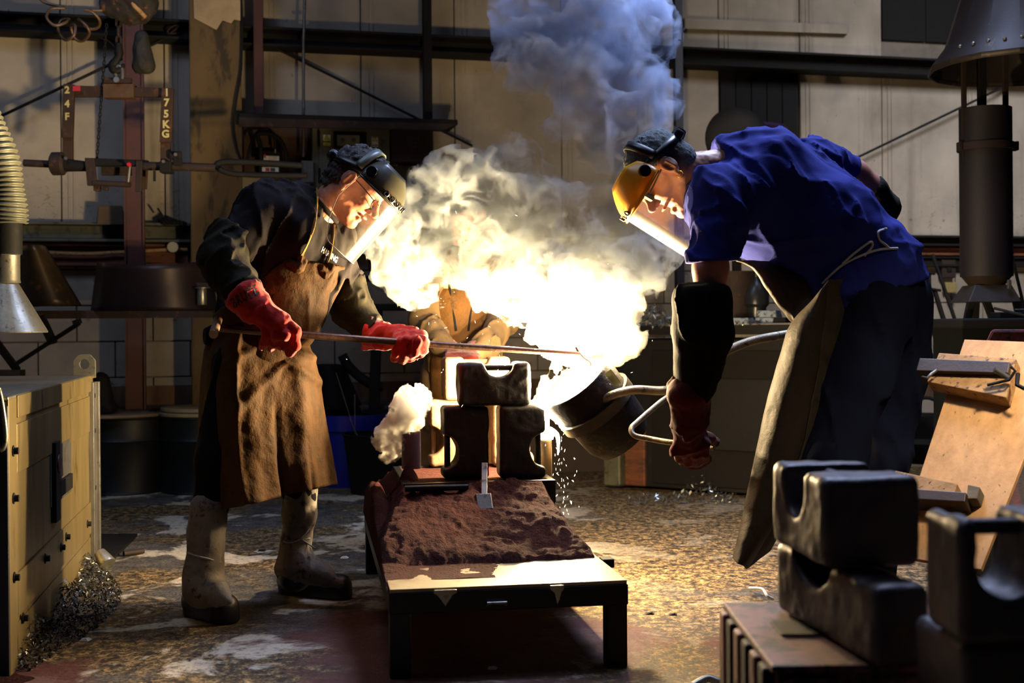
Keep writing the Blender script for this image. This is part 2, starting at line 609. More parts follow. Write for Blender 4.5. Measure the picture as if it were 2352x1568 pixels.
def M_floor():
    t = NT('foundry_floor'); co = t.worldpos()
    sp = t.noise(26, 8, 0.78, t.scaled(co, (1, 0.8, 1)), 0.3)
    base = t.mix(t.ramp(sp, [(0.43, 0.0), (0.51, 0.35), (0.58, 1.0)]), lin('261f14'), lin('93794c'))
    xs = t.n('ShaderNodeSeparateXYZ'); t.l(co, xs.inputs[0])
    big = t.math('SUBTRACT', t.noise(1.1, 4, 0.55, co), t.math('MULTIPLY', t.ramp(xs.outputs[0], [(0.0, 0.0), (0.35, 1.0)]), 0.16))
    grey = t.mix(t.ramp(t.noise(9, 6, 0.7, co), [(0.35, 0), (0.7, 1)]), lin('2c2b28'), lin('68635a'))
    c = t.mix(t.ramp(big, [(0.44, 0.0), (0.54, 1.0)]), base, grey)
    grit = t.ramp(t.noise(85, 5, 0.75, t.scaled(co, (1, 0.8, 1)), 0.2), [(0.40, 0.28), (0.50, 0.9), (0.62, 1.35)])
    c = t.mix(1.0, c, grit, 'MULTIPLY')
    # pale dust in scuffed patches
    pn = t.noise(1.9, 8, 0.62, co, 0.5)
    pm = t.math('MULTIPLY', t.ramp(pn, [(0.54, 0.0), (0.575, 1.0)]), t.ramp(t.math('MULTIPLY', xs.outputs[0], 1.0), [(0.15, 1.0), (0.5, 0.25)]))
    fl = t.ramp(t.noise(30, 4, 0.7, co), [(0.32, 0.25), (0.5, 1.0)])
    c = t.mix(t.math('MULTIPLY', pm, fl), c, lin('b3a992'))
    # red moulding sand trodden round the pouring table and below the boards
    def near(x, y, r):
        vd = t.n('ShaderNodeVectorMath', operation='DISTANCE'); t.l(t.scaled(co, (1, 0.8, 1)), vd.inputs[0]); vd.inputs[1].default_value = (x, y * 0.8, 0)
        return t.math('SUBTRACT', 1.0, t.math('DIVIDE', vd.outputs['Value'], r))
    a = t.math('MAXIMUM', near(-0.15, 4.3, 1.05), near(0.95, 4.05, 0.62))
    a = t.math('MAXIMUM', a, near(2.0, 3.9, 0.8)); a = t.math('MAXIMUM', a, near(-1.5, 3.9, 0.35))
    s = t.math('ADD', t.math('MULTIPLY', a, 0.55), t.noise(2.6, 9, 0.72, co, 0.6))
    sm = t.ramp(s, [(0.70, 0.0), (0.80, 0.9)])
    c = t.mix(sm, c, t.mix(t.noise(60, 3, 0.6, co), lin('2c1410'), lin('653026')))
    t.set(color=c, rough=t.ramp(sp, [(0.3, 0.5), (0.7, 0.85)]), spec=0.35)
    h = t.math('ADD', t.noise(45, 6, 0.7, co), t.math('MULTIPLY', t.noise(6, 5, 0.6, co), 0.8))
    t.bump(h, 0.55, 0.012); return t.m


m_wall, m_block, m_floor = M_wall(), M_block(), M_floor()
m_mortar = surf('mortar', '6d665a', '4c463c', 0.9, scale=5)
m_rust = surf('rusted_steel', '2c1d15', '16100d', 0.75, 0.3, 9, 0.35, c3='4a2814', t3=0.62)
m_dark = surf('blackened_steel', '131211', '090909', 0.68, 0.2, 7, 0.25, c3='221b16', t3=0.66, spec=0.25)
m_black = surf('soot_black', '0d0c0c', '060606', 0.8, 0.0, 10, 0.3, spec=0.25)
m_redox = surf('red_oxide_paint', '481a12', '2c100c', 0.6, 0.1, 6, 0.2, c3='2a1410', t3=0.62)
m_green = surf('grey_green_paint', '454838', '2b2d24', 0.6, 0.1, 5, 0.2, c3='1b1a15', t3=0.6)
m_orange = surf('rusty_orange_channel', '6a3815', '3c1e0c', 0.7, 0.1, 6, 0.3, c3='2b1a10', t3=0.58, stretch=(1, 1, 3))
m_yellowcol = surf('dusty_yellow_concrete', '5c4a2c', '3c311c', 0.9, 0, 2.5, 0.45, c3='2c2416', t3=0.56, stretch=(1, 1, 0.35), fine=35, bdist=0.01)
m_grey = surf('grey_steel', '6e6c68', '4a4946', 0.45, 0.7, 7, 0.2, c3='2d2a27', t3=0.64, roughvar=0.2)
m_galv = surf('galvanised_steel', 'a09e90', '77766c', 0.38, 0.85, 14, 0.12, c3='57564f', t3=0.62, roughvar=0.2)
m_steelwarm = surf('bare_steel_sheet', '8a7a52', '635638', 0.42, 0.65, 4, 0.12, c3='4d4026', t3=0.62, stretch=(1.5, 1.5, 0.3), roughvar=0.2)
m_bluedark = surf('dark_blue_paint', '141a2c', '0a0d18', 0.5, 0.1, 6, 0.2)
m_olive = surf('olive_cabinet_paint', '5a5a44', '3c3c2e', 0.55, 0.1, 5, 0.15, c3='2a2a20', t3=0.62)
m_white = surf('white_label', 'd8d8d2', 'bcbcb6', 0.5)
m_ply = surf('plywood', 'c0915a', '9c7340', 0.65, 0, 5, 0.15, c3='3c2414', t3=0.66, stretch=(6, 6, 0.8), fine=90)
m_wood = surf('old_wood', 'ab8350', '7d5b32', 0.75, 0, 5, 0.3, c3='2d1e10', t3=0.6, stretch=(2, 6, 6), fine=70)
m_woodend = surf('wood_end_grain', '6f6247', '3f3726', 0.85, 0, 20, 0.5)
m_concrete = surf('plinth_dust', '3f342b', '2a231d', 0.9, 0, 4, 0.4)

# ================================================================== setting
obj('floor', MB().box((0, 7.2, -0.05), (22, 18, 0.1)), m_floor, kind='structure')

wall = empty('wall_back', WL(5, 0, 0)); wall['kind'] = 'structure'
mb = MB(); mb.box(WL(5.0, 2.1, -0.11), (14, 0.12, 4.2), WU, WN, UP); obj('backing', mb, m_mortar, wall)
# cladding sheets above the lower girder, seams as in the photograph
ZG = 1.80
seams_px = [-330, -90, 140, 378, 605, 830, 1045, 1290, 1465, 1652, 1838, 2026, 2212, 2400, 2650]
ss = [WS(x, 300)[0] for x in seams_px]
DARKBAY = (1652, 1838)
for i in range(len(ss) - 1):
    a, b = ss[i] + 0.004, ss[i + 1] - 0.004
    for (z0, z1) in ((ZG, 3.22), (3.235, 4.3)):
        if seams_px[i] == 1652 and z0 == ZG: continue
        if seams_px[i] in (2026, 2212) and z0 > 3: continue
        off = 0.004 * rng.random()
        obj('panel', MB().box(WL((a + b) / 2, (z0 + z1) / 2, -0.02 + off), (b - a, 0.04, z1 - z0), WU, WN, UP), m_wall, wall, bevel=0.006)
        # pressed ribs beside each seam
        r = MB()
        for q in (0.05, 0.085):
            r.box(WL(a + q, (z0 + z1) / 2, 0.003 + off), (0.012, 0.012, z1 - z0), WU, WN, UP)
        obj('rib', r, m_wall, wall)
# dark boarded bays
def bay(px0, py0, px1, py1, n, name='board'):
    s0, z1 = WS(px0, py0); s1, _ = WS(px1, py0); z0 = WS((px0 + px1) / 2, py1)[1]
    for k in range(n):
        a = s0 + (s1 - s0) * k / n; b = s0 + (s1 - s0) * (k + 1) / n - 0.006
        obj(name, MB().box(WL((a + b) / 2, (z0 + z1) / 2, -0.03), (b - a, 0.03, z1 - z0), WU, WN, UP), m_black, wall, bevel=0.003)
bay(1656, 138, 1834, 525, 5)
bay(2028, -60, 2420, 100, 4)
# block courses below
BH, BL = 0.262, 0.53
zrow = ZG - 0.02; row = 0
while zrow - BH > 0.2:
    s = -1.6 + (row % 2) * BL / 2
    while s < 10.5:
        obj('block', MB().box(WL(s + BL / 2, zrow - BH / 2, -0.025 + 0.006 * rng.random()), (BL - 0.008, 0.05, BH - 0.008), WU, WN, UP), m_block, wall, bevel=0.004, bseg=1)
        s += BL
    zrow -= BH; row += 1
# rusted kick sheet at the foot of the wall
obj('kick_plate', MB().box(WL(4.0, 0.56, 0.012), (12, 0.02, 0.22), WU, WN, UP), surf('rusted_kick', '5f4326', '2e2115', 0.8, 0.1, 5, 0.3, stretch=(3, 3, 0.6)), wall)


def wbeam(name, s0, s1, z0, z1, depth, m, web=0.02, off=0.0, parent=None, kind='structure', label=None, cat=None, flange=True):
    mb = MB(); zc = (z0 + z1) / 2; sc = (s0 + s1) / 2; L = s1 - s0
    if flange:
        mb.box(WL(sc, z1 - web / 2, off + depth / 2), (L, depth, web), WU, WN, UP)
        mb.box(WL(sc, z0 + web / 2, off + depth / 2), (L, depth, web), WU, WN, UP)
        mb.box(WL(sc, zc, off + depth * 0.35), (L, web, z1 - z0 - 2 * web), WU, WN, UP)
    else:
        mb.box(WL(sc, zc, off + depth / 2), (L, depth, z1 - z0), WU, WN, UP)
    return obj(name, mb, m, parent, label, cat, kind=kind, bevel=0.004)

OB = 0.02
z_hi1 = WS(300, 40, 0.2)[1]; z_hi0 = WS(300, 86, 0.2)[1]
s434 = WS(434, 60, 0.2)[0]; s560 = WS(552, 60, 0.2)[0]
wbeam('trim_1', -3, s434, z_hi0, z_hi1, 0.2, m_black, off=OB)
wbeam('trim_2', s560, 10.5, z_hi0 - 0.02, z_hi1 - 0.02, 0.2, m_black, off=OB)
wbeam('trim_3', -3, s434, ZG - 0.09, ZG + 0.05, 0.14, m_green, off=OB)
wbeam('trim_4', WS(1900, 530)[0], 10.5, ZG + 0.02 - 0.09, ZG + 0.02, 0.14, m_dark, off=OB)
# rusty channel under the left girder and under the right one
wbeam('trim_5', -3, s434 - 0.02, ZG - 0.26, ZG - 0.10, 0.10, m_orange, off=OB)
wbeam('trim_6', WS(1900, 560)[0], 10.5, ZG - 0.145, ZG - 0.08, 0.09, m_orange, off=OB)
wbeam('trim_7', WS(1900, 560)[0], 10.5, ZG - 0.24, ZG - 0.15, 0.07, m_dark, off=OB)
# ragged cable draped below the channel
obj('trim_8', MB().tube(catmull([WP(40, 572, .1), WP(110, 580, .12), WP(200, 583, .12), WP(280, 579, .12), WP(370, 574, .12), WP(430, 573, .1)]), 0.014), m_wood, kind='structure', smooth=60)
b = MB(); b.lathe(WP(397, 568, 0.13), WN, [(0.0, 0), (0.038, 0), (0.045, 0.008), (0.045, 0.03), (0.038, 0.04), (0, 0.04)], 20)
obj('junction_box', b, m_galv, label='small round junction box on the cable under the left girder', cat='junction box', smooth=40)

# dusty yellow concrete pier
sA = WS(436, 300, 0.45)[0]; sB = WS(556, 300, 0.45)[0]
pier = obj('trim_9', MB().box(WL((sA + sB) / 2, 2.1, 0.225), (sB - sA, 0.45, 4.2), WU, WN, UP), m_yellowcol, kind='structure', bevel=0.01)
# pale sheet hanging over the top of the pier with a torn edge
out = [(444, -20), (446, 42), (497, 69), (511, 47), (531, 54), (538, 45), (552, 48), (553, -20)]
obj('torn_sheet', MB().prism([WP(x, y, 0.458) for x, y in out], WN * 0.006), surf('pale_board', 'a08c6c', '7c6a50', 0.8), label='torn pale sheet at the top of the yellow pier', cat='sheet')


def column(px0, px1, pyt, pyb, off, depth, m, name, label, zbot=None, ztop=4.2):
    s0, _ = WS(px0, 400, off); s1, _ = WS(px1, 400, off); zb = WS((px0 + px1) / 2, pyb, off)[1] if zbot is None else zbot
    sc = (s0 + s1) / 2; t = 0.012; L = ztop - zb
    e = empty(name, WL(sc, zb, off), label, 'column')
    obj('flange', MB().box(WL(sc, zb + L / 2, off), (s1 - s0, t, L), WU, WN, UP), m, e)
    obj('flange', MB().box(WL(sc, zb + L / 2, off - depth), (s1 - s0, t, L), WU, WN, UP), m, e)
    obj('web', MB().box(WL(sc, zb + L / 2, off - depth / 2), (t, depth - t, L), WU, WN, UP), m, e)
    return e

# red oxide column: seen cornerwise, one lit and one shaded flange
s0, _ = WS(284, 400, 0.5); s1 = s0 + 0.135
e = empty('steel_column', WL((s0 + s1) / 2, 0.53, 0.45), 'tall red oxide steel column left of the yellow pier', 'column')
obj('flange', MB().box(WL(s0 + 0.006, 2.36, 0.43), (0.012, 0.14, 3.66), WU, WN, UP), m_redox, e)
obj('flange', MB().box(WL(s1 - 0.006, 2.36, 0.43), (0.012, 0.14, 3.66), WU, WN, UP), m_redox, e)
obj('web', MB().box(WL((s0 + s1) / 2, 2.36, 0.47), (s1 - s0 - 0.024, 0.012, 3.66), WU, WN, UP), m_redox, e)
column(585, 606, 50, 265, 0.27, 0.05, m_redox, 'steel_post', 'narrow red oxide post right of the yellow pier', zbot=WS(590, 268, 0.27)[1])
column(975, 994, 90, 275, 0.27, 0.05, m_black, 'steel_post', 'narrow black post above the right end of the wall shelf', zbot=WS(985, 272, 0.27)[1])
column(1553, 1570, 0, 520, 0.27, 0.05, m_bluedark, 'steel_post', 'tall blue black post behind the rising smoke', zbot=0)

# slanting wind braces
def brace(p, q, off, r, label, m=m_dark):
    obj('brace_rod', MB().tube([WP(*p, off), WP(*q, off)], r, 8), m, label=label, cat='rod', smooth=60)
brace((-60, 296), (405, 76), 0.16, 0.011, 'long dark brace rod slanting up behind the lifting yoke')
brace((608, 98), (1085, 335), 0.13, 0.010, 'dark brace rod slanting down to the right behind the grey conduit')
brace((1900, 395), (2420, 144), 0.13, 0.010, 'dark brace rod slanting up across the right wall panels')

# conduits
e = empty('conduit', WP(697, 250, 0.3), 'grey vertical conduit clipped over the dark beam', 'pipe')
obj('pipe', MB().tube([WP(701, -40, 0.27), WP(697, 100, 0.27), WP(697, 360, 0.27)], 0.011, 10), m_grey, e, smooth=60)
cl = MB()
for sx in (690, 704): cl.lathe(WP(sx, 52, 0.26), WN, [(0.006, 0), (0.013, 0.0), (0.013, 0.008), (0.006, 0.008)], 12)
obj('clip', cl, m_galv, e)
obj('switch_box', MB().box(WP(706, 395, 0.28), (0.09, 0.06, 0.16), WU, WN, UP), m_grey, e, bevel=0.005)
obj('cable', MB().tube(catmull([WP(554, -30, .47), WP(556, 60, .48), WP(554, 160, .49), WP(543, 230, .5), WP(537, 290, .5), WP(546, 345, .5), WP(560, 378, .48)]), 0.008, 8), m_black, label='black cable looping down the right edge of the yellow pier', cat='cable', smooth=60)

# ledge on the far right panels
wl = MB(); a = WP(1572, 56, 0.05); b_ = WP(1947, 67, 0.05)
obj('trim_10', MB().hexa([WP(1572, 66, 0), WP(1947, 78, 0), WP(1947, 78, .07), WP(1572, 66, .07)], [WP(1572, 41, 0), WP(1947, 57, 0), WP(1947, 57, .07), WP(1572, 41, .07)]), m_wall, kind='structure', bevel=0.004)

# concrete plinth the column stands on
obj('trim_11', MB().box(WL(2.0, 0.265, 0.36), (7.0, 0.68, 0.53), WU, WN, UP), m_concrete, kind='structure', bevel=0.01)
# ================================================================== wall shelf and control cabinet
sh0, z0 = WS(548, 278, 0.5); sh1, _ = WS(1050, 290, 0.5); zsh = WS(800, 268, 0.5)[1]
e = empty('wall_shelf', WL((sh0 + sh1) / 2, zsh - 0.06, 0.3), 'dark ragged timber shelf above the control cabinet', 'shelf')
obj('plank', MB().box(WL((sh0 + sh1) / 2, zsh - 0.02, 0.36), (sh1 - sh0, 0.34, 0.04), WU, WN, UP), m_black, e, bevel=0.008)
obj('edge_board', MB().hexa([WL(sh0, zsh - 0.10, .51), WL(sh1 - .1, zsh - 0.08, .51), WL(sh1 - .1, zsh - 0.08, .53), WL(sh0, zsh - 0.10, .53)], [WL(sh0, zsh - .03, .51), WL(sh1, zsh - .03, .51), WL(sh1, zsh - .03, .53), WL(sh0, zsh - .03, .53)]), m_wood and m_rust, e, bevel=0.004)


def wbox(px0, py0, px1, py1, o0, o1):
    """box standing out from the wall between offsets o0..o1, its front face spanning the pixel rectangle"""
    s0, z1 = WS(px0, py0, o1); s1, _ = WS(px1, py0, o1); z0 = WS((px0 + px1) / 2, py1, o1)[1]; z1 = WS((px0 + px1) / 2, py0, o1)[1]
    return WL((s0 + s1) / 2, (z0 + z1) / 2, (o0 + o1) / 2), (s1 - s0, o1 - o0, z1 - z0)


def wb(name, r, o0, o1, m, parent=None, bevel=0.0, **k):
    c, sz = wbox(*r, o0, o1)
    return obj(name, MB().box(c, sz, WU, WN, UP), m, parent, bevel=bevel, **k)

c, sz = wbox(720, 284, 892, 560, 0.02, 0.28)
cab = empty('control_cabinet', c - UP * sz[2] / 2, 'olive electrical control cabinet behind the stooping man in the black shirt', 'cabinet')
wb('housing', (716, 276, 895, 560), 0.02, 0.26, m_olive, cab, 0.008)
dr = wb('door', (732, 291, 878, 545), 0.26, 0.285, m_olive, cab, 0.006)
obj('hinge', MB().tube([WP(733, 300, .295), WP(733, 336, .295)], 0.008), m_black, dr)
obj('hinge', MB().tube([WP(733, 386, .295), WP(733, 420, .295)], 0.008), m_black, dr)
wb('window', (766, 302, 842, 342), 0.285, 0.295, m_black, cab, 0.004)
g = wb('meter_panel', (774, 310, 826, 335), 0.295, 0.300, surf('yellowed_dial', '8a8468', '6a6450', 0.4), cab, 0.004)
for x in (787, 812):
    obj('dial', MB().lathe(WP(x, 322, 0.300), WN, [(0, 0), (0.017, 0), (0.017, 0.008), (0, 0.01)], 20), m_olive, g, smooth=40)

m_yel = surf('sign_yellow', 'c3cf1e', 'aab61a', 0.5); m_blk = surf('print_black', '0a0a0a', '0a0a0a', 0.6); m_redp = surf('print_red', 'a01828', '8a1020', 0.5)
def wall_text(parent, txt, px, py, off, size, m, name='lettering', bold=0.0, vscale=1.0):
    v, f = text_mesh(txt, size, bold=bold); s, z = WS(px, py, off)
    pts = [WL(s + q[0], z + q[1] * vscale, off) for q in v]
    return obj(name, MB().raw(pts, f), m, parent)


def warn(px, py, wpx, parent, small=False):
    s, z = WS(px, py, 0.288); W = wpx / 2900 * 9.7; H = W * 1.5
    e = empty('warning_sign', WL(s, z - H / 2, 0.288), ('yellow and white electrical danger sticker on the cabinet door' if not small else 'small white warning sticker on the right of the cabinet door'), 'sticker')
    obj('backing', MB().box(WL(s, z, 0.289), (W, 0.003, H), WU, WN, UP), m_white, e)
    if not small:
        obj('yellow_field', MB().box(WL(s, z - H * .22, 0.292), (W * .94, 0.002, H * .5), WU, WN, UP), m_yel, e)
    tr = lambda r, o: [WL(s, z + H * .24 + r, o), WL(s - r * .9, z + H * .24 - r * .62, o), WL(s + r * .9, z + H * .24 - r * .62, o)]
    obj('triangle', MB().prism(tr(W * .44, 0.292)[::-1], WN * 0.002), m_blk, e)
    obj('triangle_field', MB().prism(tr(W * .32, 0.294)[::-1], WN * 0.002), m_yel, e)
    bolt = [(0.02, .2), (-.1, -.02), (0.0, -.0), (-.03, -.16), (.1, .05), (0.0, .04)]
    obj('bolt_symbol', MB().prism([WL(s + a * W * .8, z + H * .22 + b * W * .8, 0.297) for a, b in bolt], WN * 0.001), m_blk, e)
    if small:
        obj('lettering_band', MB().box(WL(s, z + H * .42, 0.292), (W * .8, 0.002, H * .08), WU, WN, UP), m_redp, e)
        wall_text(e, 'DANGER', s and px, py + 8, 0.293, W * .22, m_blk, bold=0.0008)
    else:
        wall_text(e, 'DANGER', px, py + 3.5, 0.2945, W * .24, m_blk, bold=0.0012)
        wall_text(e, '400', px, py + 8, 0.2945, W * .2, m_blk); wall_text(e, 'VOLTS', px, py + 11.5, 0.2945, W * .2, m_blk)
warn(750.5, 322, 16, cab); warn(861, 325.5, 14.5, cab, True)

wb('cable_board', (560, 288, 716, 400), 0.02, 0.06, surf('brown_board', '4a2f16', '2f1d0e', 0.8), label='brown backboard behind the hanging cable and hand control', cat='board')
db = empty('switch_cabinet', WP(945, 390, 0.2), 'blackened switch cabinet right of the olive cabinet', 'cabinet')
wb('housing', (897, 286, 995, 372), 0.02, 0.24, m_rust, db, 0.008)
wall_text(db, 'STATE', 948, 318, 0.243, 0.035, m_green); wall_text(db, 'ONE', 948, 328, 0.243, 0.035, m_green); wall_text(db, 'TOP', 948, 338, 0.243, 0.035, m_green)
pl = empty('fixing_plate', WP(940, 400, 0.2), 'grey plate with two ring fixings below the black switch cabinet', 'plate')
wb('plate', (906, 380, 985, 470), 0.02, 0.06, m_green, pl, 0.004)
for x in (909, 967): obj('ring', MB().lathe(WP(x, 377, 0.07), WN, [(0.007, 0), (0.014, 0), (0.014, .01), (0.007, .01), (0.007, 0)], 14), m_galv, pl)

# hand control with looped hose
e = empty('machine_control', WP(620, 400, 0.3), 'hand control with white notice and red and green buttons', 'control box')
wb('box', (594, 345, 646, 400), 0.06, 0.2, m_black, e, 0.008)
nt = wb('notice', (598, 358, 641, 372), 0.2, 0.206, m_white, e)
wall_text(nt, 'M', 607, 358.5, 0.209, 0.03, m_redp, bold=0.002); wall_text(nt, 'STEEL', 606, 362.5, 0.209, 0.016, m_blk)
for k in range(3):
    obj('print_line', MB().box(WP(626, 360 + k * 3.2, 0.208), (0.06, 0.001, 0.003), WU, WN, UP), m_grey, nt)
wb('button_plate', (602, 384, 640, 394), 0.2, 0.206, m_white, e)
wb('red_button', (610, 385.5, 619, 393), 0.206, 0.213, m_redp, e, 0.002); wb('green_button', (621, 385.5, 632, 393), 0.206, 0.213, surf('button_green', '103a28', '0c2a1c', .4), e, 0.002)
obj('hook', MB().tube([WP(632, 340, .2), WP(632, 352, .2)], 0.006), m_galv, e)
obj('hose', MB().tube(catmull([WP(566, 378, .35), WP(574, 340, .33), WP(584, 312, .3), WP(602, 297, .28), WP(620, 302, .26), WP(630, 320, .24), (WP(632, 342, .22))]), 0.011, 8), m_dark, label='thin dark hose arching over the hand control', cat='hose', smooth=60)
obj('hose', MB().tube(catmull([WP(600, 372, .3), WP(598, 335, .3), WP(592, 310, .3), WP(612, 306, .3), WP(640, 318, .3), WP(656, 350, .3), WP(658, 385, .3)]), 0.018, 8), m_black, label='thick black hose looped behind the hand control', cat='hose', smooth=60)

# ================================================================== low left shelf with sheet steel hoods
D_S = 8.0
e = empty('angle_iron_shelf', P(280, 724, D_S), 'long rusty angle iron shelf on slanting brackets at left', 'shelf')
zs = P(280, 716, D_S)[2]
L0 = P(70, 716, 7.9); L1 = P(490, 716, 8.05); L0[2] = L1[2] = zs
a = nrm(L1 - L0); nb = np.array([a[1], -a[0], 0])
obj('top_plate', MB().box((L0 + L1) / 2 - nb * 0.25, (np.linalg.norm(L1 - L0), 0.5, 0.02), a, nb, UP), m_rust, e)
obj('front_angle', MB().box((L0 + L1) / 2 - UP * 0.018, (np.linalg.norm(L1 - L0), 0.02, 0.045), a, nb, UP), m_rust, e)
def bar(p, q, w_, t_, m, parent=None, name='bar', **k):
    p = np.asarray(p, float); q = np.asarray(q, float); x, y, z = frame(q - p, (0, 1, 0))
    return obj(name, MB().box((p + q) / 2, (w_, t_, np.linalg.norm(q - p)), x, y, z), m, parent, bevel=0.003, **k)
bar(P(92, 725, 7.9), P(122, 788, 8.0), 0.055, 0.03, m_dark, e, 'bracket')
bar(P(30, 840, 8.1), P(182, 742, 7.9), 0.025, 0.025, m_dark, e, 'strut')
bar(P(-20, 770, 7.9), P(40, 850, 8.1), 0.045, 0.03, m_dark, e, 'bracket')
obj('foot_block', MB().box(P(20, 858, 8.1), (0.18, 0.1, 0.05)), m_rust, e, bevel=0.004)
bar(P(168, 742, 7.88), P(186, 736, 7.88), 0.03, 0.03, m_dark, e, 'clamp')

def hood(name, top, bot, depth, m, label, D, bulge=0.0, t=0.008):
    """folded open sheet metal shape: outline px for the front face, given depth"""
    (ax, ay), (bx, by) = top; (cx, cy), (dx, dy) = bot; n = 14; rows = 10; g = []
    for i in range(rows):
        v = i / (rows - 1); r = []
        for j in range(n):
            u = j / (n - 1); X0 = ax + (cx - ax) * v; X1 = bx + (dx - bx) * v; Y0 = ay + (cy - ay) * v; Y1 = by + (dy - by) * v
            sag = bulge * math.sin(math.pi * u)
            r.append(P(X0 + (X1 - X0) * u, Y0 + (Y1 - Y0) * u + sag * (1 - v), D - depth * math.sin(math.pi * u) ** 0.6))
        g.append(r)
    return obj(name, MB().grid(g), m, label=label, cat='hood', smooth=True, solid=t)
hood('sheet_hood', ((224, 602), (480, 598)), ((209, 714), (500, 714)), 0.35, surf('brown_sheet', '2c2020', '1a1315', 0.45, 0.5, 4, 0.1, roughvar=.2), 'wide dark brown sheet steel hood on the left shelf', 8.0, 8)
hood('sheet_hood', ((46, 566), (104, 566)), ((40, 706), (186, 700)), 0.25, surf('scorched_sheet', '4c3c20', '241c12', 0.4, 0.6, 5, 0.1, c3='6d4a1c', t3=.62, roughvar=.2), 'scorched flared steel hood behind the silver duct', 7.9, -4)
e = empty('drinks_can', P(465, 700, 7.75), 'small tin can hanging at the right end of the left shelf', 'can')
obj('can_body', MB().lathe(P(464, 700, 7.75), UP, [(0, 0), (0.026, 0), (0.028, .004), (0.028, .1), (0.025, .108), (0, .108)], 20), m_galv, e, smooth=40)
obj('lid', MB().lathe(P(464, 662, 7.75), UP, [(0, 0), (0.045, 0), (0.045, .006), (0, .006)], 20), m_grey, e, smooth=40)
bar(P(450, 655, 7.8), P(496, 656, 7.8), 0.035, 0.02, m_rust, name='flat_bar', label='short rusty flat bar above the tin can', cat='bar')
# oddments on the girder
obj('rusty_box', MB().hexa([WP(221, 512, .05), WP(282, 512, .05), WP(284, 516, .25), WP(222, 516, .25)], [WP(226, 472, .05), WP(280, 472, .05), WP(282, 474, .25), WP(226, 472, .25)]), surf('brown_box', '4b3a22', '2c2114', 0.8), label='small brown box on the girder left of the red column', cat='box', bevel=.006)
e = empty('scrap_chain_bundle', WP(388, 516, .2), 'tangled pile of rusty links on the girder right of the red column', 'scrap')
for k in range(7):
    x = 366 + k * 8; p = WP(x, 516 - (18 - abs(k - 2) * 4), .12 + .02 * (k % 3)); q = WP(x + 12, 514, .22 + .01 * k)
    obj('link', MB().tube([p, (p + q) / 2 + UP * .01, q], 0.014, 6), m_black, e)
obj('link', MB().tube([WP(362, 478, .2), WP(374, 496, .2)], 0.008, 6), m_black, e)

# ================================================================== barrels
def barrel(px, D, rad, H, m, label, lid=None, tilt=0.0, ribs=(0.70,), group=None, name='steel_drum', openr=True):
    c = P(px, 900, D); c[2] = 0.0
    e = empty(name, c, label, 'drum', group)
    pr = [(0, 0.01), (rad - .01, 0.01), (rad, 0.0), (rad + .006, .008), (rad, .02)]
    for r_ in ribs:
        h = r_ * H * 1.0; pr += [(rad, h - .02), (rad + .008, h), (rad, h + .02)]
    pr += [(rad, H - .012), (rad + .008, H - .006), (rad + .006, H), (rad - .004, H), (rad - .006, H - .02), (rad - .006, .03), (0, .03)]
    obj('shell', MB().lathe(c, UP, pr, 40), m, e, smooth=35)
    return e, c

m_drum = surf('dark_green_drum', '0b110f', '060808', 0.5, 0.0, 6, 0.1, c3='1e1b14', t3=.65, roughvar=.15, spec=.35)
barrel(287, 8.5, 0.29, 0.50, m_drum, 'dark steel drum under the big plywood disc, left of the other', name='steel_drum')
barrel(470, 8.5, 0.29, 0.50, m_drum, 'dark steel drum partly hidden by the leather apron of the left man', name='steel_drum')
m_disc = surf('ply_disc', '7a6a50', '544630', 0.85, 0, 4, .2)
c = P(262, 944, 8.5); c[2] = 0.506
obj('plywood_disc', MB().lathe(c, UP, [(0, 0), (0.36, 0), (0.363, .008), (0.36, .018), (0, .018)], 48), m_disc, label='large round plywood board lying on the left drum', cat='board', smooth=35)
c = P(470, 944, 8.5); c[2] = 0.506
for k, lb in ((0, 'lower of two round plywood lids on the second drum'), (1, 'upper round plywood lid on the second drum')):
    obj('drum_lid', MB().lathe(c + UP * (k * .030) + np.array([.01 * k, 0, 0]), UP, [(0, 0), (0.295, 0), (0.298, .006), (0.298, .018), (0.29, .024), (0, .024)], 48), surf('pale_lid_%d' % k, '8d8468', '6b634c', .8), label=lb, cat='lid', smooth=35)
# dark shaped stone on the plywood disc
s = SDF(P(241, 944, 8.35) + [-.2, -.2, -.02], P(241, 944, 8.35) + [.2, .2, .36], 0.008)
b0 = P(236, 940, 8.35); b0[2] = .525
s.cone(b0 + [0, 0, .06], b0 + [-.01, 0, .22], .075, .055, .02); s.box(b0 + [0, 0, .03], (.085, .07, .03), np.eye(3), .02, .04); s.displace(lumps(12, .006))
v, f = s.mesh(); obj('iron_weight', (v, f), m_black, label='black rounded iron weight standing on the plywood disc', cat='weight', smooth=True)

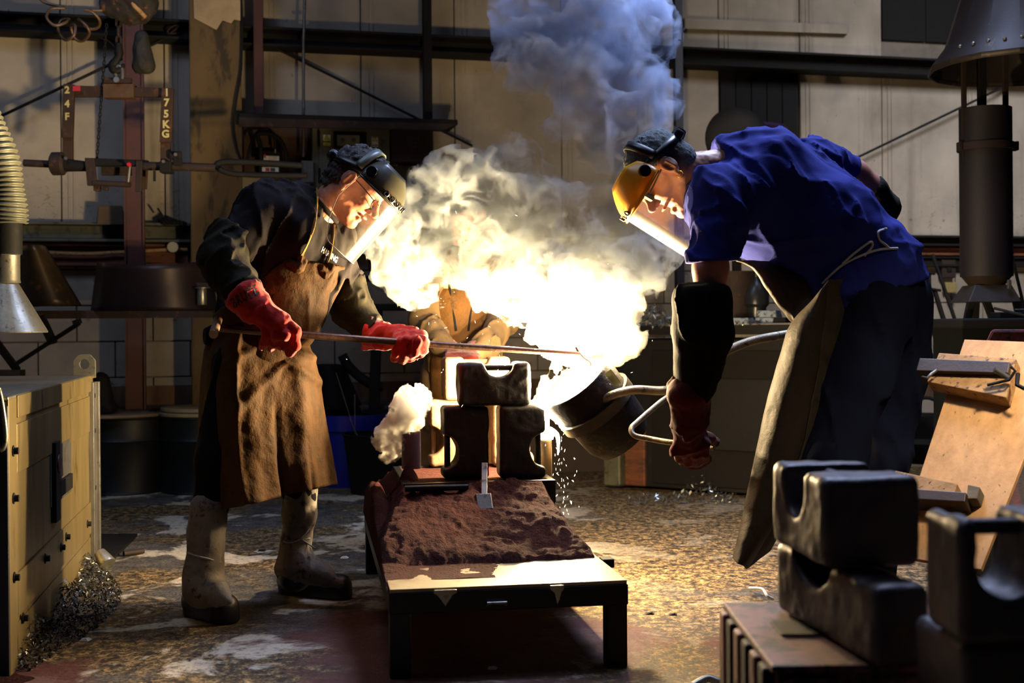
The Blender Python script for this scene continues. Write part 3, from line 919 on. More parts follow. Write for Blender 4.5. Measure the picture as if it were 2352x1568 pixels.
m_blue = surf('blue_plastic', '0c1c8c', '081468', 0.35, 0, 3, .05, c3='10206a', t3=.66)
c = P(800, 900, 8.75); c[2] = 0
e = empty('blue_bin', c, 'bright blue bin behind the left man', 'bin')
obj('body', MB().lathe(c, UP, [(0, 0), (.23, 0), (.27, .38), (.265, .385), (.225, .01), (0, .01)], 36), m_blue, e, smooth=40)
obj('rim_band', MB().lathe(c, UP, [(.272, .385), (.285, .385), (.285, .49), (.275, .49), (.272, .385)], 36), m_blue, e, smooth=30)
c = P(880, 900, 8.3); c[2] = 0
e = empty('black_bin', c, 'black rubber tub in front of the blue bin', 'bin')
obj('body', MB().lathe(c, UP, [(0, 0), (.215, 0), (.26, .36), (.27, .385), (.255, .39), (.21, .012), (0, .012)], 36), m_black, e, smooth=40)
for i, (a, b) in enumerate((((772, 856), (817, 998)), ((815, 906), (815, 990)), ((803, 960), (822, 1002)))):
    obj('thin_rod', MB().tube([P(*b, 8.35), P(*a, 8.4)], 0.003, 6), m_grey, label=['long thin rod leaning in the black tub', 'thin upright rod standing in the black tub', 'shortest thin rod in the black tub'][i], cat='rod')
# dark hood, bench leg and pipe behind the rod worker
hood('steel_hood', ((716, 838), (790, 838)), ((700, 945), (836, 945)), 0.3, m_black, 'black flared steel hood behind the left man at knee height', 9.0, -3)
obj('swan_neck_pipe', MB().tube(catmull([P(786, 815, 8.9), P(800, 840, 8.9), P(830, 868, 8.9), P(860, 885, 8.9), P(880, 888, 8.9)]), 0.035, 12), m_black, label='black swan neck pipe left of the dark bench', cat='pipe', smooth=60)

e = empty('work_bench', P(900, 940, 8.9), 'dark steel bench frame between the left man and the tan jacket', 'bench')
for x in (867, 1010):
    bar(P(x, 700, 8.9), FP(x, 1090) * [1, 0, 1] + [0, 8.9, 0], 0.07, 0.07, m_black, e, 'leg')
obj('top', MB().box(P(905, 706, 8.9), (0.75, 0.5, 0.04)), m_dark, e, bevel=.004)
obj('cross_rail', MB().box(P(935, 948, 8.9), (0.62, 0.05, 0.06)), m_dark, e, bevel=.004)
obj('shelf_board', MB().box(P(935, 942, 9.05), (0.6, 0.4, 0.02)), m_dark, e)
# swarf heap glinting on the bench shelf
def swarf(name, pts, label, m, n, sz, cat='swarf'):
    mb = MB()
    for i in range(n):
        p = pts(); a = nrm(rng.normal(size=3)); b = nrm(rng.normal(size=3)); s_ = sz * (.4 + rng.random())
        mb.raw([p - a * s_, p + b * s_ * .5, p + a * s_, p - b * s_ * .4 + a * s_ * .2], [(0, 1, 2, 3)])
    return obj(name, mb, m, label=label, cat=cat, kind='stuff')
m_swarf = surf('bright_swarf', 'b9bcb8', '8a8c88', 0.25, 0.9, 30, 0.0)
def _p():
    a = rng.random(); return P(885 + 60 * a, 936 - 25 * rng.random() * math.sin(a * 3.14), 8.9 + .1 * rng.random())
swarf('metal_scrap', _p, 'heap of glinting scrap on the low shelf of the dark bench', m_swarf, 160, 0.018)
# tea towel coloured sheet and small things on the bench top
obj('tray', MB().box(P(845, 640, 9.0), (0.4, 0.3, 0.03)), m_dark, label='dark tray edge behind the left man at chest height', cat='tray', bevel=.004)

# ================================================================== furnace bench in the middle right
e = empty('furnace_bench', FP(1600, 1150), 'big dark rusty steel furnace casing between the two men', 'furnace')
fz = 1.02
c0 = FP(1412, 1122); c1 = FP(1760, 1148); c0[2] = c1[2] = 0
a = nrm(c1 - c0); nb = np.array([a[1], -a[0], 0]); L = np.linalg.norm(c1 - c0)
c1 = c1 + a * 0.35; L += .35
mid = (c0 + c1) / 2
obj('casing', MB().box(mid + UP * (fz / 2) + -nb * 0.4, (L, 0.8, fz - 0.06), a, nb, UP), m_dark, e, bevel=.006)
obj('front_plate', MB().box(mid + a * .14 + UP * (fz / 2 - .02) + nb * 0.012, (L - .3, 0.02, fz - 0.16), a, nb, UP), surf('sooty_plate', '100d09', '090706', .8, 0, 5, .2, c3='1e1608', t3=.66, spec=.2), e, bevel=.004)
for k, (px0, px1, m_) in enumerate(((1408, 1440, m_olive), (1446, 1500, m_orange))):
    p = FP(px0, 1120); q = FP(px1, 1124); d = np.linalg.norm(q - p); p[2] = q[2] = 0
    obj('corner_post', MB().box((p + q) / 2 + UP * .28 + nb * .06, (d, .1, .5), a, nb, UP), m_, e, bevel=.012)
obj('top_plate', MB().box(mid + UP * (fz + .03) - nb * 0.38, (L + .06, 0.9, 0.06), a, nb, UP), m_dark, e, bevel=.004)
obj('top_lip', MB().box(P(1740, 758, 7.75), (0.62, 0.03, 0.09), a, nb, UP), m_grey, e, bevel=.004)
obj('furnace_door', MB().box(mid + a * .25 + UP * .52 + nb * 0.03, (.5, 0.03, .45), a, nb, UP), m_dark, e, bevel=.006)
# things on its top
def onbench(px, D=7.95):
    p = P(px, 700, D); p[2] = fz + .06; return p
bt = onbench(1738, 8.0); e2 = empty('funnel_flask', bt, 'dull grey bottle shaped flask on the furnace top', 'flask')
obj('flask_body', MB().lathe(bt, UP, [(0, 0), (.062, 0), (.062, .11), (.08, .13), (.08, .20), (.05, .26), (.018, .30), (.018, .34), (0, .34)], 24), surf('smoked_grey', '2b2e32', '1b1d20', .25, .3, 6), e2, smooth=35)
labs = ['pale ingot lying flat nearest the flask', 'pale ingot right of the flask, lower of two', 'pale ingot right of the flask, upper of two', 'dark stained ingot at the right end of the furnace top']
for i, (px, D, z_, sx, mm) in enumerate(((1700, 7.8, 0, .16, m_white), (1770, 7.82, 0, .2, m_white), (1766, 7.86, .045, .14, m_white), (1796, 7.75, 0, .09, m_black))):
    p = onbench(px, D); obj('ingot', MB().box(p + UP * (.022 + z_), (sx, .1, .043), a, nb, UP, taper=.86), surf('ingot_%d' % i, '9aa6ac', '6d777d', .5, .5, 12, .3, c3='2a2c2e', t3=.56) if mm is m_white else mm, label=labs[i], cat='ingot', bevel=.004)
def _p():
    q = onbench(1690 + 60 * rng.random(), 7.72 + .08 * rng.random()); return q + UP * .02 * rng.random()
swarf('metal_scrap', _p, 'glinting scraps along the front edge of the furnace top', m_swarf, 90, 0.014)
def _p():
    t_ = rng.random(); q = P(1455 + 85 * t_, 0, 7.7 + .25 * rng.random()); q[2] = fz + .06 + .13 * math.sin(t_ * 3.1) * rng.random(); return q
swarf('metal_scrap', _p, 'crumpled foil like scrap heap on the furnace top behind the smoke', m_swarf, 220, 0.022)
obj('pot', MB().lathe(onbench(1692, 8.1), UP, [(0, 0), (.10, 0), (.13, .2), (.14, .34), (.13, .34), (.09, .02), (0, .02)], 28), m_rust, label='rusty tall pot on the furnace top by the blue sleeve', cat='pot', smooth=40)
# debris below the furnace
def _p():
    t_ = rng.random(); q = FP(1440 + 250 * t_, 1138 + 24 * rng.random()); q[2] = .015 + .05 * rng.random() ** 2 * math.exp(-((t_ - .68) * 7) ** 2) * 3; return q
swarf('metal_scrap', _p, 'splashes of solid metal scattered along the foot of the furnace', m_swarf, 420, 0.014)

# grey domed lid and purple rag behind the blue man
e = empty('grey_dome', P(1690, 420, 9.0), 'grey steel dome on a stand rising behind the blue man shoulders', 'dome')
g = MB(); g.lathe(P(1690, 318, 9.0), (0.1, -1, 0), [(r_ * 1.32, h_) for r_, h_ in ((0, .10), (.08, .095), (.13, .07), (.165, .02), (.17, 0), (.16, -.02), (.0, -.03))], 36)
obj('dome', g, surf('grey_dome', '2c2b29', '1d1c1b', .7, .2, 6), e, smooth=50)
bar(P(1690, 360, 9.1), FP(1690, 1180) * [0, 0, 0] + [P(1690, 360, 9.1)[0], 9.1, 0], .06, .06, m_black, e, 'stand')
s = SDF(P(1790, 296, 8.85) - .2, P(1790, 296, 8.85) + .2, .01)
s.cone(P(1756, 282, 8.85), P(1800, 300, 8.9), .012, .03, .02); s.cone(P(1770, 284, 8.85), P(1800, 286, 8.85), .01, .006, .02); s.cone(P(1800, 300, 8.9), P(1800, 345, 8.95), .03, .06, .02)
v, f = s.mesh(); obj('rag', (v, f), surf('purple_cloth', '33205c', '21143e', .9), e, label='purple rag', smooth=True)

# ================================================================== heater stack and bench at right
DH = 7.0
def stack():
    e = empty('flue_stack', FP(2268, 1130) * [1, 0, 0] + [0, DH, 0], 'dark vertical flue cylinder on slanting legs at right', 'flue')
    c = P(2266, 635, DH); zt = P(2266, 250, DH)[2]; zb = P(2266, 635, DH)[2]; r = 58 / F * DH; H = zt - zb
    mf = surf('purple_black_steel', '1e1a1f', '121014', .65, .3, 3, .15, fine=120)
    obj('cylinder', MB().lathe(c, UP, [(0, 0), (r, 0), (r, H), (r - .006, H), (r - .006, .01), (0, .01)], 36), mf, e, smooth=35)
    zb2 = P(2266, 338, DH)[2] - zb
    bnd = obj('band', MB().lathe(c, UP, [(r, zb2 - .02), (r + .012, zb2 - .02), (r + .012, zb2 + .02), (r, zb2 + .02)], 36), m_rust, e, smooth=35)
    for sx in (-1, 1): obj('lug', MB().box(c + UP * zb2 + np.array([sx * (r + .015), -.03, 0]), (.02, .05, .05)), m_rust, bnd, bevel=.003)
    # rods between hood and cylinder
    for dx, w_ in ((-.125, .017), (0.0, .028), (.105, .018)):
        p = c + np.array([dx, -.02 if dx else .05, H - .30 if dx else H - .05]); q = p.copy(); q[2] = P(2266, 110, DH)[2]
        bar(p, q, w_ * 1.6, w_ * 1.2, m_rust if dx else m_black, e, 'hanger')
    # neck and lower hood
    obj('neck', MB().lathe(c, UP, [(r * .95, 0), (r * .62, -.06), (r * .62, -.09)], 32), m_rust, e, smooth=35)
    hp = []
    zt2 = P(2266, 655, DH)[2]; zb3 = P(2266, 694, DH)[2]
    top = [np.array([c[0] + x, DH + y, zt2]) for x, y in ((-.10, -.10), (.10, -.10), (.10, .10), (-.10, .10))]
    bot = [np.array([c[0] + x, DH + y, zb3]) for x, y in ((-.155, -.15), (.135, -.15), (.135, .15), (-.155, .15))]
    obj('lower_hood', MB().hexa(bot, top), surf('grey_hood', '35322f', '252321', .6, .3, 6), e, bevel=.004)
    obj('latch', MB().box(np.array([c[0] + .07, DH - .14, zt2 - .0]), (.02, .02, .05)), m_grey, e, bevel=.003)
    for sx, lean in ((-1, -.12), (1, .12), (-.2, -.03), (.25, .2)):
        p = np.array([c[0] + sx * .12, DH + (.1 if abs(sx) < 1 else -.1), zb3 + .02]); q = np.array([p[0] + lean * 2.2, p[1], 0])
        bar(p, q, .04, .03, m_black, e, 'leg')
    return e
stack()
# canopy hood top right
c = P(2345, 150, 7.0); e = empty('canopy_hood', c, 'big riveted conical canopy hood at the top right corner', 'hood')
mh = surf('riveted_sheet', '352f2b', '211d1b', .5, .4, 3, .12, c3='6a5a44', t3=.66, roughvar=.2)
obj('cone', MB().lathe(c, UP, [(.49, -.03), (.49, 0), (.40, .12), (.28, .5), (.2, .9), (.2, 1.2)], 16), mh, e, smooth=20, solid=.008)
rv = MB()
for k in range(14):
    an = -2.7 + k * .19; rv.lathe(c + np.array([.445 * math.cos(an), .445 * math.sin(an), .065]), (math.cos(an), math.sin(an), .6), [(0, .012), (.009, .008), (.011, 0), (0, 0)], 8)
for k in range(7):
    an = -2.35; rr = .36 - k * .03; rv.lathe(c + np.array([rr * math.cos(an), rr * math.sin(an), .2 + k * .11]), (math.cos(an), math.sin(an), .4), [(0, .014), (.009, .01), (.011, 0), (0, 0)], 8)
obj('rivet', rv, m_galv, e, smooth=40)

e = empty('side_bench', FP(2300, 1120) * [1, 0, 0] + [0, 6.35, 0], 'dark steel bench below the flue at right', 'bench')
tz = P(2270, 742, 6.35)[2]
obj('top', MB().box((P(2352, 700, 6.35)[0], 6.45, tz), (0.74, 0.5, 0.05)), m_black, e, bevel=.01)
obj('side_panel', MB().box((P(2354, 700, 6.35)[0], 6.47, tz / 2), (0.70, 0.44, tz - .05)), m_drum, e)
pt = P(2320, 728, 6.35); pt[2] = tz + .025
t_ = empty('tool_tray', pt, 'small dark tray of tools on the bench at right', 'tray')
obj('tray_body', MB().box(pt + [.08, .02, .015], (.3, .14, .03)), m_black, t_, bevel=.004)
obj('file', MB().tube([pt + [-.1, -.05, .05], pt + [.03, -.12, .01]], .008, 6), m_dark, t_)
obj('steel_bar', MB().tube([pt + [0, -.06, .04], pt + [.3, -.06, .045]], .007, 6), m_grey, t_)

# socket boxes on the blockwork
e = empty('wall_switch', WP(2180, 640, .05), 'brown wall switch box left of the flue', 'switch')
wb('box', (2164, 596, 2196, 638), 0.0, 0.07, m_rust, e, .006); wb('rocker', (2176, 610, 2187, 624), 0.07, 0.08, m_black, e, .003)
e = empty('plug_socket', WP(2186, 690, .05), 'yellowed socket with a black plug below the switch box', 'socket')
wb('box', (2172, 648, 2198, 672), 0.0, 0.06, surf('cream_plastic', '8a7c4c', '6d6138', .5), e, .006)
obj('plug', MB().lathe(WP(2190, 676, .07), (0, -.3, -1), [(0, 0), (.03, 0), (.034, .03), (.025, .05), (0, .05)], 16), m_black, e, smooth=40)

# long handled tools leaning on the wall
def tool(p, q, Dp, Dq, cross, label, r=.016):
    a_ = P(*p, Dp); b_ = P(*q, Dq); e = empty('rammer_tool', b_ * [1, 1, 1], label, 'tool')
    obj('shaft', MB().tube([a_, b_], r, 8), m_black, e, smooth=60)
    for (cx, cy, hw) in cross:
        t__ = ((cy - p[1]) / (q[1] - p[1])); D_ = Dp + (Dq - Dp) * t__
        obj('crosspiece', MB().tube([P(cx - hw, cy - 2, D_ - .03), P(cx + hw, cy + 2, D_ - .03)], r * .55, 8), m_black, e, smooth=60)
tool((2132, 625), (2134, 850), 8.6, 8.3, [(2130, 626, 17)], 'upright T handled tool nearest the blue man', .019)
tool((2146, 665), (2200, 840), 8.6, 8.3, [(2148, 665, 13), (2175, 742, 18)], 'middle leaning T handled tool at right', .017)
tool((2142, 585), (2216, 800), 8.8, 8.4, [], 'thin bar leaning highest between the tools', .013)
tool((2140, 750), (2172, 850), 8.4, 8.2, [(2152, 749, 14)], 'shortest leaning T handled tool by the board', .014)
tool((2325, 590), (2358, 730), 7.6, 7.3, [], 'thin dark bar leaning right of the flue', .010)

# black ladle bowl and tub on the floor behind the blue man legs
c = FP(2130, 1062); e = empty('black_ladle_bowl', c, 'black round bowl on the floor between blue man and boards', 'bowl')
obj('bowl', MB().lathe(c, UP, [(0, 0), (.12, 0), (.2, .06), (.24, .16), (.23, .16), (.18, .07), (0, .03)], 32), m_black, e, smooth=50)
obj('handle', MB().tube(catmull([c + [-.2, 0, .16], c + [-.2, 0, .34], c + [0, .05, .5], c + [.2, 0, .4]]), .014), m_black, e, smooth=60)
c2 = c + [.15, .45, 0]
obj('black_tub', MB().lathe(c2, UP, [(0, 0), (.2, 0), (.24, .34), (.23, .34), (.19, .02), (0, .02)], 32), m_black, label='black tub behind the round bowl', cat='bin', smooth=40)
# ================================================================== hanging lifting yoke and pouring shank (left)
DY = 7.6
m_stencil = surf('stencil_yellow', 'b0a468', '8a8050', .7)
m_yoke = surf('yoke_rust', '38220f', '1e130b', .75, .3, 8, .3, c3='4c2c14', t3=.6)
yk = empty('lifting_yoke', P(262, 205, DY), 'rusty lifting yoke stencilled 24F and 175KG hanging before the red column', 'yoke')
def fbox(name, x0, y0, x1, y1, D, t, m, parent=None, bevel=.003, sh=(0, 0), **k):
    """upright flat plate facing the camera; sh shifts the lower edge"""
    o = [P(x0, y0, D), P(x1, y0 + sh[1], D), P(x1 + sh[0], y1, D), P(x0 + sh[0], y1, D)]
    return obj(name, MB().prism(o[::-1], (0, t, 0)), m, parent, bevel=bevel, **k)
fbox('crossbar', 170, 196, 392, 222, DY, .03, m_yoke, yk, sh=(0, 6))
fbox('centre_plate', 236, 192, 306, 224, DY - .02, .08, surf('ochre_rust', '5c4020', '352413', .7, .2, 9, .3), yk)
fbox('lug_plate', 238, 178, 300, 191, DY - .01, .04, m_yoke, yk)
fbox('arm', 145, 192, 170, 316, DY - .03, .03, m_yoke, yk, sh=(-4, 2))
fbox('arm', 371, 202, 398, 326, DY - .03, .03, m_yoke, yk, sh=(-5, 0))
fbox('arm_end', 143, 314, 166, 392, DY - .01, .03, m_yoke, yk)
fbox('arm_end', 368, 322, 390, 384, DY - .01, .03, m_yoke, yk)
fbox('red_mark', 166, 197, 184, 209, DY - .036, .004, m_redp, yk)
def cam_text(parent, txt, px, py, D, size, m, rot=0.0, bold=0.0, name='lettering', sx=1.0):
    v, f = text_mesh(txt, size, bold=bold); c, s_ = math.cos(rot), math.sin(rot); b = P(px, py, D)
    return obj(name, MB().raw([b + np.array([q[0] * c * sx - q[1] * s_, 0, q[0] * s_ * sx + q[1] * c]) for q in v], f), m, parent)
for ch, y in (('2', 207), ('4', 239), ('F', 268)): cam_text(yk, ch, 154, y, DY - .034, .058, m_stencil, bold=.0025)
for ch, y in (('1', 213), ('7', 236), ('5', 262), ('K', 286), ('G', 308)): cam_text(yk, ch, 383 - (y - 213) * .03, y, DY - .034, .062, m_stencil, bold=.0025)
# chain, hook and hoist body
ho = empty('chain_hoist', P(268, 40, DY), 'grimy chain hoist with hook and chain bag above the lifting yoke', 'hoist')
s = SDF(P(285, 0, DY) - .32, P(285, 0, DY) + .32, .012)
s.ell(P(300, -10, DY), (.14, .12, .16), k=.03); s.cone(P(262, 5, DY), P(330, 10, DY), .085, .075, .05); s.cone(P(290, 40, DY), P(330, 45, DY), .03, .03, .03)
s.displace(lumps(14, .02)); v, f = s.mesh()
obj('housing', (v, f), surf('hoist_grime', '2a241a', '15120e', .8, .1, 9, .4, c3='6a3a10', t3=.6), ho, smooth=True)
def chain(path, r, parent, m, L=.045, name='chain_link'):
    path = [np.asarray(p, float) for p in path]; seg = [np.linalg.norm(b - a) for a, b in zip(path[:-1], path[1:])]; tot = sum(seg); n = max(2, int(tot / (L * .78))); k = 0
    mb = MB()
    for i in range(n):
        t = (i + .5) / n * tot; j = 0
        while t > seg[j] and j < len(seg) - 1: t -= seg[j]; j += 1
        c = path[j] + (path[j + 1] - path[j]) * (t / seg[j]); d = nrm(path[j + 1] - path[j]); x, y, z = frame(d, (0, 1, 0))
        if i % 2: x = y
        ring = [c + d * (L / 2 - L * .22) * s1 + (x * math.cos(a) * L * .22 + d * math.sin(a) * L * .22) for s1, a in ((1, 0), (1, .8), (1, 1.57), (1, 2.35), (1, 3.14), (-1, 3.14), (-1, 3.93), (-1, 4.71), (-1, 5.5), (-1, 6.28))]
        mb.tube(ring, r, 5, closed=True)
    return obj(name, mb, m, parent, kind='stuff')
chain([P(245, 55, DY), P(240, 130, DY), P(230, 260, DY), P(222, 370, DY)], .0035, ho, m_dark, .028)
chain([P(272, 40, DY), P(273, 105, DY)], .008, ho, m_rust, .06)
obj('hook_shank', MB().tube([P(273, 100, DY), P(273, 122, DY), P(272, 134, DY)], [.018, .028, .018], 10), m_dark, ho, smooth=60)
obj('hook', MB().tube(catmull([P(273, 128, DY), P(266, 140, DY), P(259, 150, DY), P(262, 160, DY), P(270, 162, DY), P(280, 155, DY), P(284, 146, DY)]), [.02, .024, .028, .028, .022, .014, .008], 10), m_dark, ho, smooth=60)
obj('shackle', MB().tube(catmull([P(266, 182, DY), P(266, 160, DY), P(273, 152, DY), P(281, 160, DY), P(281, 182, DY)]), .014, 8), m_grey, ho, smooth=60)
obj('shackle_pin', MB().lathe(P(269, 184, DY - .03), (0, -1, 0), [(0, 0), (.017, 0), (.017, .02), (0, .02)], 14), m_galv, ho, smooth=40)
s = SDF(P(330, 115, DY) - .25, P(330, 115, DY) + .25, .01)
s.cone(P(325, 85, DY), P(330, 145, DY), .035, .062, .03, squash=((1, 0, 0), 1.1)); s.cone(P(340, 150, DY), P(318, 155, DY), .03, .03, .03)
s.displace(folds((0, 0, 1), 14, .012)); v, f = s.mesh()
obj('chain_bag', (v, f), surf('black_canvas', '1c1a14', '0f0e0b', .8, 0, 6, .2, c3='4a4420', t3=.68), ho, smooth=True)
obj('rope', MB().tube([P(290, -20, DY - .1), P(310, 15, DY - .1), P(335, 40, DY - .08)], .014, 8), m_wood, ho, smooth=60)
obj('wire', MB().tube(catmull([P(232, 88, DY), P(250, 95, DY), P(262, 108, DY), P(268, 122, DY)]), .004, 6), m_dark, ho)
# coiled air hose
pts = [(70, -30), (100, 4), (150, 18), (118, 20), (107, 40), (125, 58), (150, 52), (158, 44), (140, 48), (134, 70), (150, 92), (170, 80), (172, 58), (163, 62), (172, 88), (190, 94), (205, 78), (200, 62), (186, 48), (182, 46), (205, 66), (226, 62), (228, 45), (210, 26), (195, 24), (235, 24)]
obj('coiled_hose', MB().tube(catmull([P(x, y, 7.3 + .05 * math.sin(i)) for i, (x, y) in enumerate(pts)], 5), .009, 8), surf('hose_brown', '4a3520', '2f2114', .5), label='brown coiled air hose hanging at the top left', cat='hose', smooth=60)
obj('wire_tangle', MB().tube(catmull([WP(395, 92, .17), WP(385, 72, .17), WP(398, 60, .17), WP(412, 58, .17), WP(400, 70, .17), WP(390, 78, .17), WP(405, 76, .17)]), .008, 6), m_rust, label='rusty twisted wire at the upper end of the brace rod', cat='wire', smooth=60)

# horizontal pouring shank hung in the yoke
sk = empty('pouring_shank', P(270, 385, DY), 'long rusty two man pouring shank held horizontally by the yoke', 'ladle carrier')
obj('shaft', MB().tube([P(55, 374, DY), P(140, 378, DY)], .022, 12), m_rust, sk, smooth=60)
obj('shaft', MB().tube([P(330, 381, DY), P(430, 383, DY), P(505, 386, DY)], .026, 12), m_rust, sk, smooth=60)
obj('hub', MB().lathe(P(118, 376, DY), (1, 0, 0), [(0, 0), (.055, 0), (.07, .01), (.07, .07), (.055, .085), (0, .085)], 24), m_rust, sk, smooth=35)
obj('coupling', MB().tube([P(150, 379, DY), P(200, 382, DY)], [.04, .045, .03], 14), m_black, sk, smooth=40)
fbox('side_plate', 194, 362, 216, 426, DY - .05, .02, m_rust, sk, sh=(6, 2))
fbox('side_plate', 312, 368, 326, 440, DY - .05, .02, m_rust, sk, sh=(-2, 2))
fbox('side_plate', 326, 366, 340, 434, DY + .05, .02, m_yoke, sk, sh=(-4, 2))
fbox('top_bar', 196, 362, 326, 380, DY - .04, .06, m_dark, sk, sh=(0, 5))
fbox('lower_bar', 232, 382, 300, 402, DY + .02, .03, m_rust, sk, sh=(0, 2))
obj('roller', MB().tube([P(214, 420, DY - .04), P(300, 424, DY - .04)], .017, 12), m_rust, sk, smooth=60)
fbox('foot', 214, 426, 228, 438, DY - .03, .04, m_rust, sk); fbox('foot', 234, 428, 246, 436, DY - .03, .04, m_rust, sk)
obj('lever', MB().tube([P(298, 380, DY - .08), P(294, 418, DY - .08)], .011, 8), m_grey, sk, smooth=60)
obj('red_knob', MB().lathe(P(297, 378, DY - .10), (0, -1, 0), [(0, 0), (.013, 0), (.013, .02), (.008, .026), (0, .026)], 14), m_redp, sk, smooth=50)
fbox('clamp_block', 366, 370, 392, 396, DY - .06, .09, m_black, sk); fbox('clamp_tab', 386, 346, 416, 366, DY - .04, .03, m_black, sk, bevel=.012); fbox('clamp_tab', 398, 362, 416, 380, DY - .04, .03, m_black, sk)
bo = MB()
for x, y in ((152, 364), (376, 371), (404, 355)): obj('bolt', MB().lathe(P(x, y, DY - .06), (0, -1, 0), [(0, 0), (.010, 0), (.010, .012), (0, .012)], 8), m_galv, sk, smooth=40)

obj('handle_pin', MB().tube([P(355, 392, DY - .05), P(355, 416, DY - .05)], .008, 8), m_black, sk)
obj('handle_fork', MB().tube(catmull([P(505, 386, DY), P(498, 378, DY), P(520, 372, DY), P(600, 374, DY), P(695, 380, DY)]), .019, 10), m_dark, sk, smooth=60)
obj('handle_fork', MB().tube(catmull([P(505, 388, DY - .05), P(515, 394, DY - .05), P(545, 400, DY - .05), P(640, 403, DY - .05), P(705, 403, DY - .05)]), .017, 10), m_dark, sk, smooth=60)

# ================================================================== ribbed extraction duct, front left
DD = 5.2
du = empty('extraction_duct', P(20, 700, DD), 'silver ribbed flexible duct with conical steel nozzle at the left edge', 'duct')
path = catmull([P(-75, 215, DD), P(-40, 268, DD), P(-12, 330, DD), P(8, 400, DD), P(18, 460, DD), P(20, 515, DD)], 44)
rad = [(.073 + .004 * (i % 2 * 2 - 1) + .006 * math.sin(i * .11)) for i in range(len(path))]
rad = [.070 + .006 * math.cos(2 * math.pi * i / 8.0) + .004 * math.sin(i * .07) for i in range(len(path))]
obj('ribbed_hose', MB().tube(path, rad, 28, cap=False), surf('duct_fabric', '82826e', '5b5b4c', .45, .3, 7, .12, c3='504e40', t3=.64), du, smooth=True)
r_ = .062
obj('dark_cuff', MB().lathe(P(14, 585, DD), UP, [(r_ * 1.02, 0), (r_ * 1.05, .145)], 32), m_dark, du, smooth=True)
obj('collar', MB().lathe(P(12, 648, DD), UP, [(r_ * .94, -.004), (r_ * .98, 0), (r_ * .94, .01), (r_ * .94, .11), (r_ * 1.0, .115), (r_ * 1.0, .122), (r_ * .9, .122)], 32), m_galv, du, smooth=35)
obj('nozzle', MB().lathe(P(8, 650, DD), UP, [(.17, -.205), (.172, -.200), (.058, 0), (.056, -.004)], 40), m_galv, du, smooth=35)
bo = MB()
for y in (588, 619):
    for an in (-1.5, -2.4): bo.lathe(P(12, y, DD) + .058 * np.array([math.cos(an), math.sin(an), 0]), (math.cos(an), math.sin(an), 0), [(0, .006), (.006, .004), (.007, 0)], 8)
obj('rivet', bo, m_black, du)

# ================================================================== left steel cabinet
A = FP(20, 1556); B = FP(213, 1296); A[2] = B[2] = 0
ax = nrm(B - A); Lc = np.linalg.norm(B - A); nx = np.array([-ax[1], ax[0], 0])   # to the left/back
if nx[0] > 0: nx = -nx
HC = .872
cb = empty('steel_cabinet', (A + B) / 2 + nx * .6, 'scuffed pale steel box cabinet at the left edge with a lifting lug', 'cabinet')
obj('carcass', MB().box((A + B) / 2 + nx * .6 + UP * (HC / 2), (Lc - .02, 1.2, HC - .02), ax, nx, UP), m_steelwarm, cb, bevel=.004)
obj('top_sheet', MB().box((A + B) / 2 + nx * .6 + UP * (HC - .004), (Lc, 1.21, .012), ax, nx, UP), m_galv, cb, bevel=.003)
obj('front_face', MB().box(A + nx * .6 - ax * .006 + UP * (HC / 2 - .01), (.014, 1.21, HC - .03), ax, nx, UP), m_bluedark, cb, bevel=.003)
def side(name, a0, a1, z0, z1, t, m, parent=cb, bv=.002, out=0.0):
    return obj(name, MB().box(A + ax * (a0 + a1) / 2 - nx * (t / 2 + out) + UP * (z0 + z1) / 2, (a1 - a0, t, z1 - z0), ax, nx, UP), m, parent, bevel=bv)
side('edge_strip', 0.0, .13, .0, HC - .005, .006, m_steelwarm)
side('top_band', .13, Lc - .1, .62, .78, .006, m_steelwarm)
side('top_flange', .13, Lc - .02, .80, HC, .010, m_steelwarm)
side('bottom_band', .13, Lc - .06, .16, .30, .007, m_steelwarm)
side('skirting', .13, Lc - .06, .02, .14, .004, m_steelwarm)
side('corner_angle', Lc - .09, Lc, .0, HC - .03, .022, m_grey)
side('corner_angle', Lc, Lc + .03, .0, HC - .03, .035, m_grey)
side('latch_recess', .78, 1.28, .42, .66, .004, m_grey); side('latch_bar', .80, .90, .36, .66, .02, m_dark); side('latch_plate', .92, 1.22, .44, .50, .018, m_dark)
lt = side('latch_plate', .92, 1.22, .51, .64, .008, m_grey)
p = A + ax * .85 - nx * .022 + UP * .58
obj('badge', MB().lathe(p, -nx, [(0, .004), (.03, .004), (.032, 0)], 24), m_redox, cb, smooth=40)
bo = MB()
for a_, z_ in ((.06, .70), (.06, .55), (.06, .30), (.2, .14), (Lc - .05, .78), (Lc - .05, .62), (Lc - .05, .36), (Lc - .22, .22), (Lc - .95, .24), (1.1, .26), (.62, .26)):
    obj('bolt', MB().lathe(A + ax * a_ - nx * .006 + UP * z_, -nx, [(0, .018), (.011, .018), (.011, .004), (.018, .004), (.018, 0)], 8), m_black, cb, smooth=30)
# hasp on the near edge
lp = [A - ax * .02 + nx * y + UP * z for y, z in ((.02, HC + .03), (.01, HC - .02), (.0, HC - .12), (.012, HC - .16), (.03, HC - .12), (.03, HC - .05))]
obj('hasp', MB().tube(catmull(lp, 4), .008, 8), m_galv, cb, smooth=60)
bk = A + nx * .10 - ax * .03 + UP * .17
obj('bracket', MB().box(bk, (.02, .12, .10), ax, nx, UP), m_dark, cb, bevel=.004); obj('bracket_bolt', MB().lathe(bk - ax * .01, -ax, [(0, .02), (.014, .02), (.014, 0)], 8), m_galv, cb)
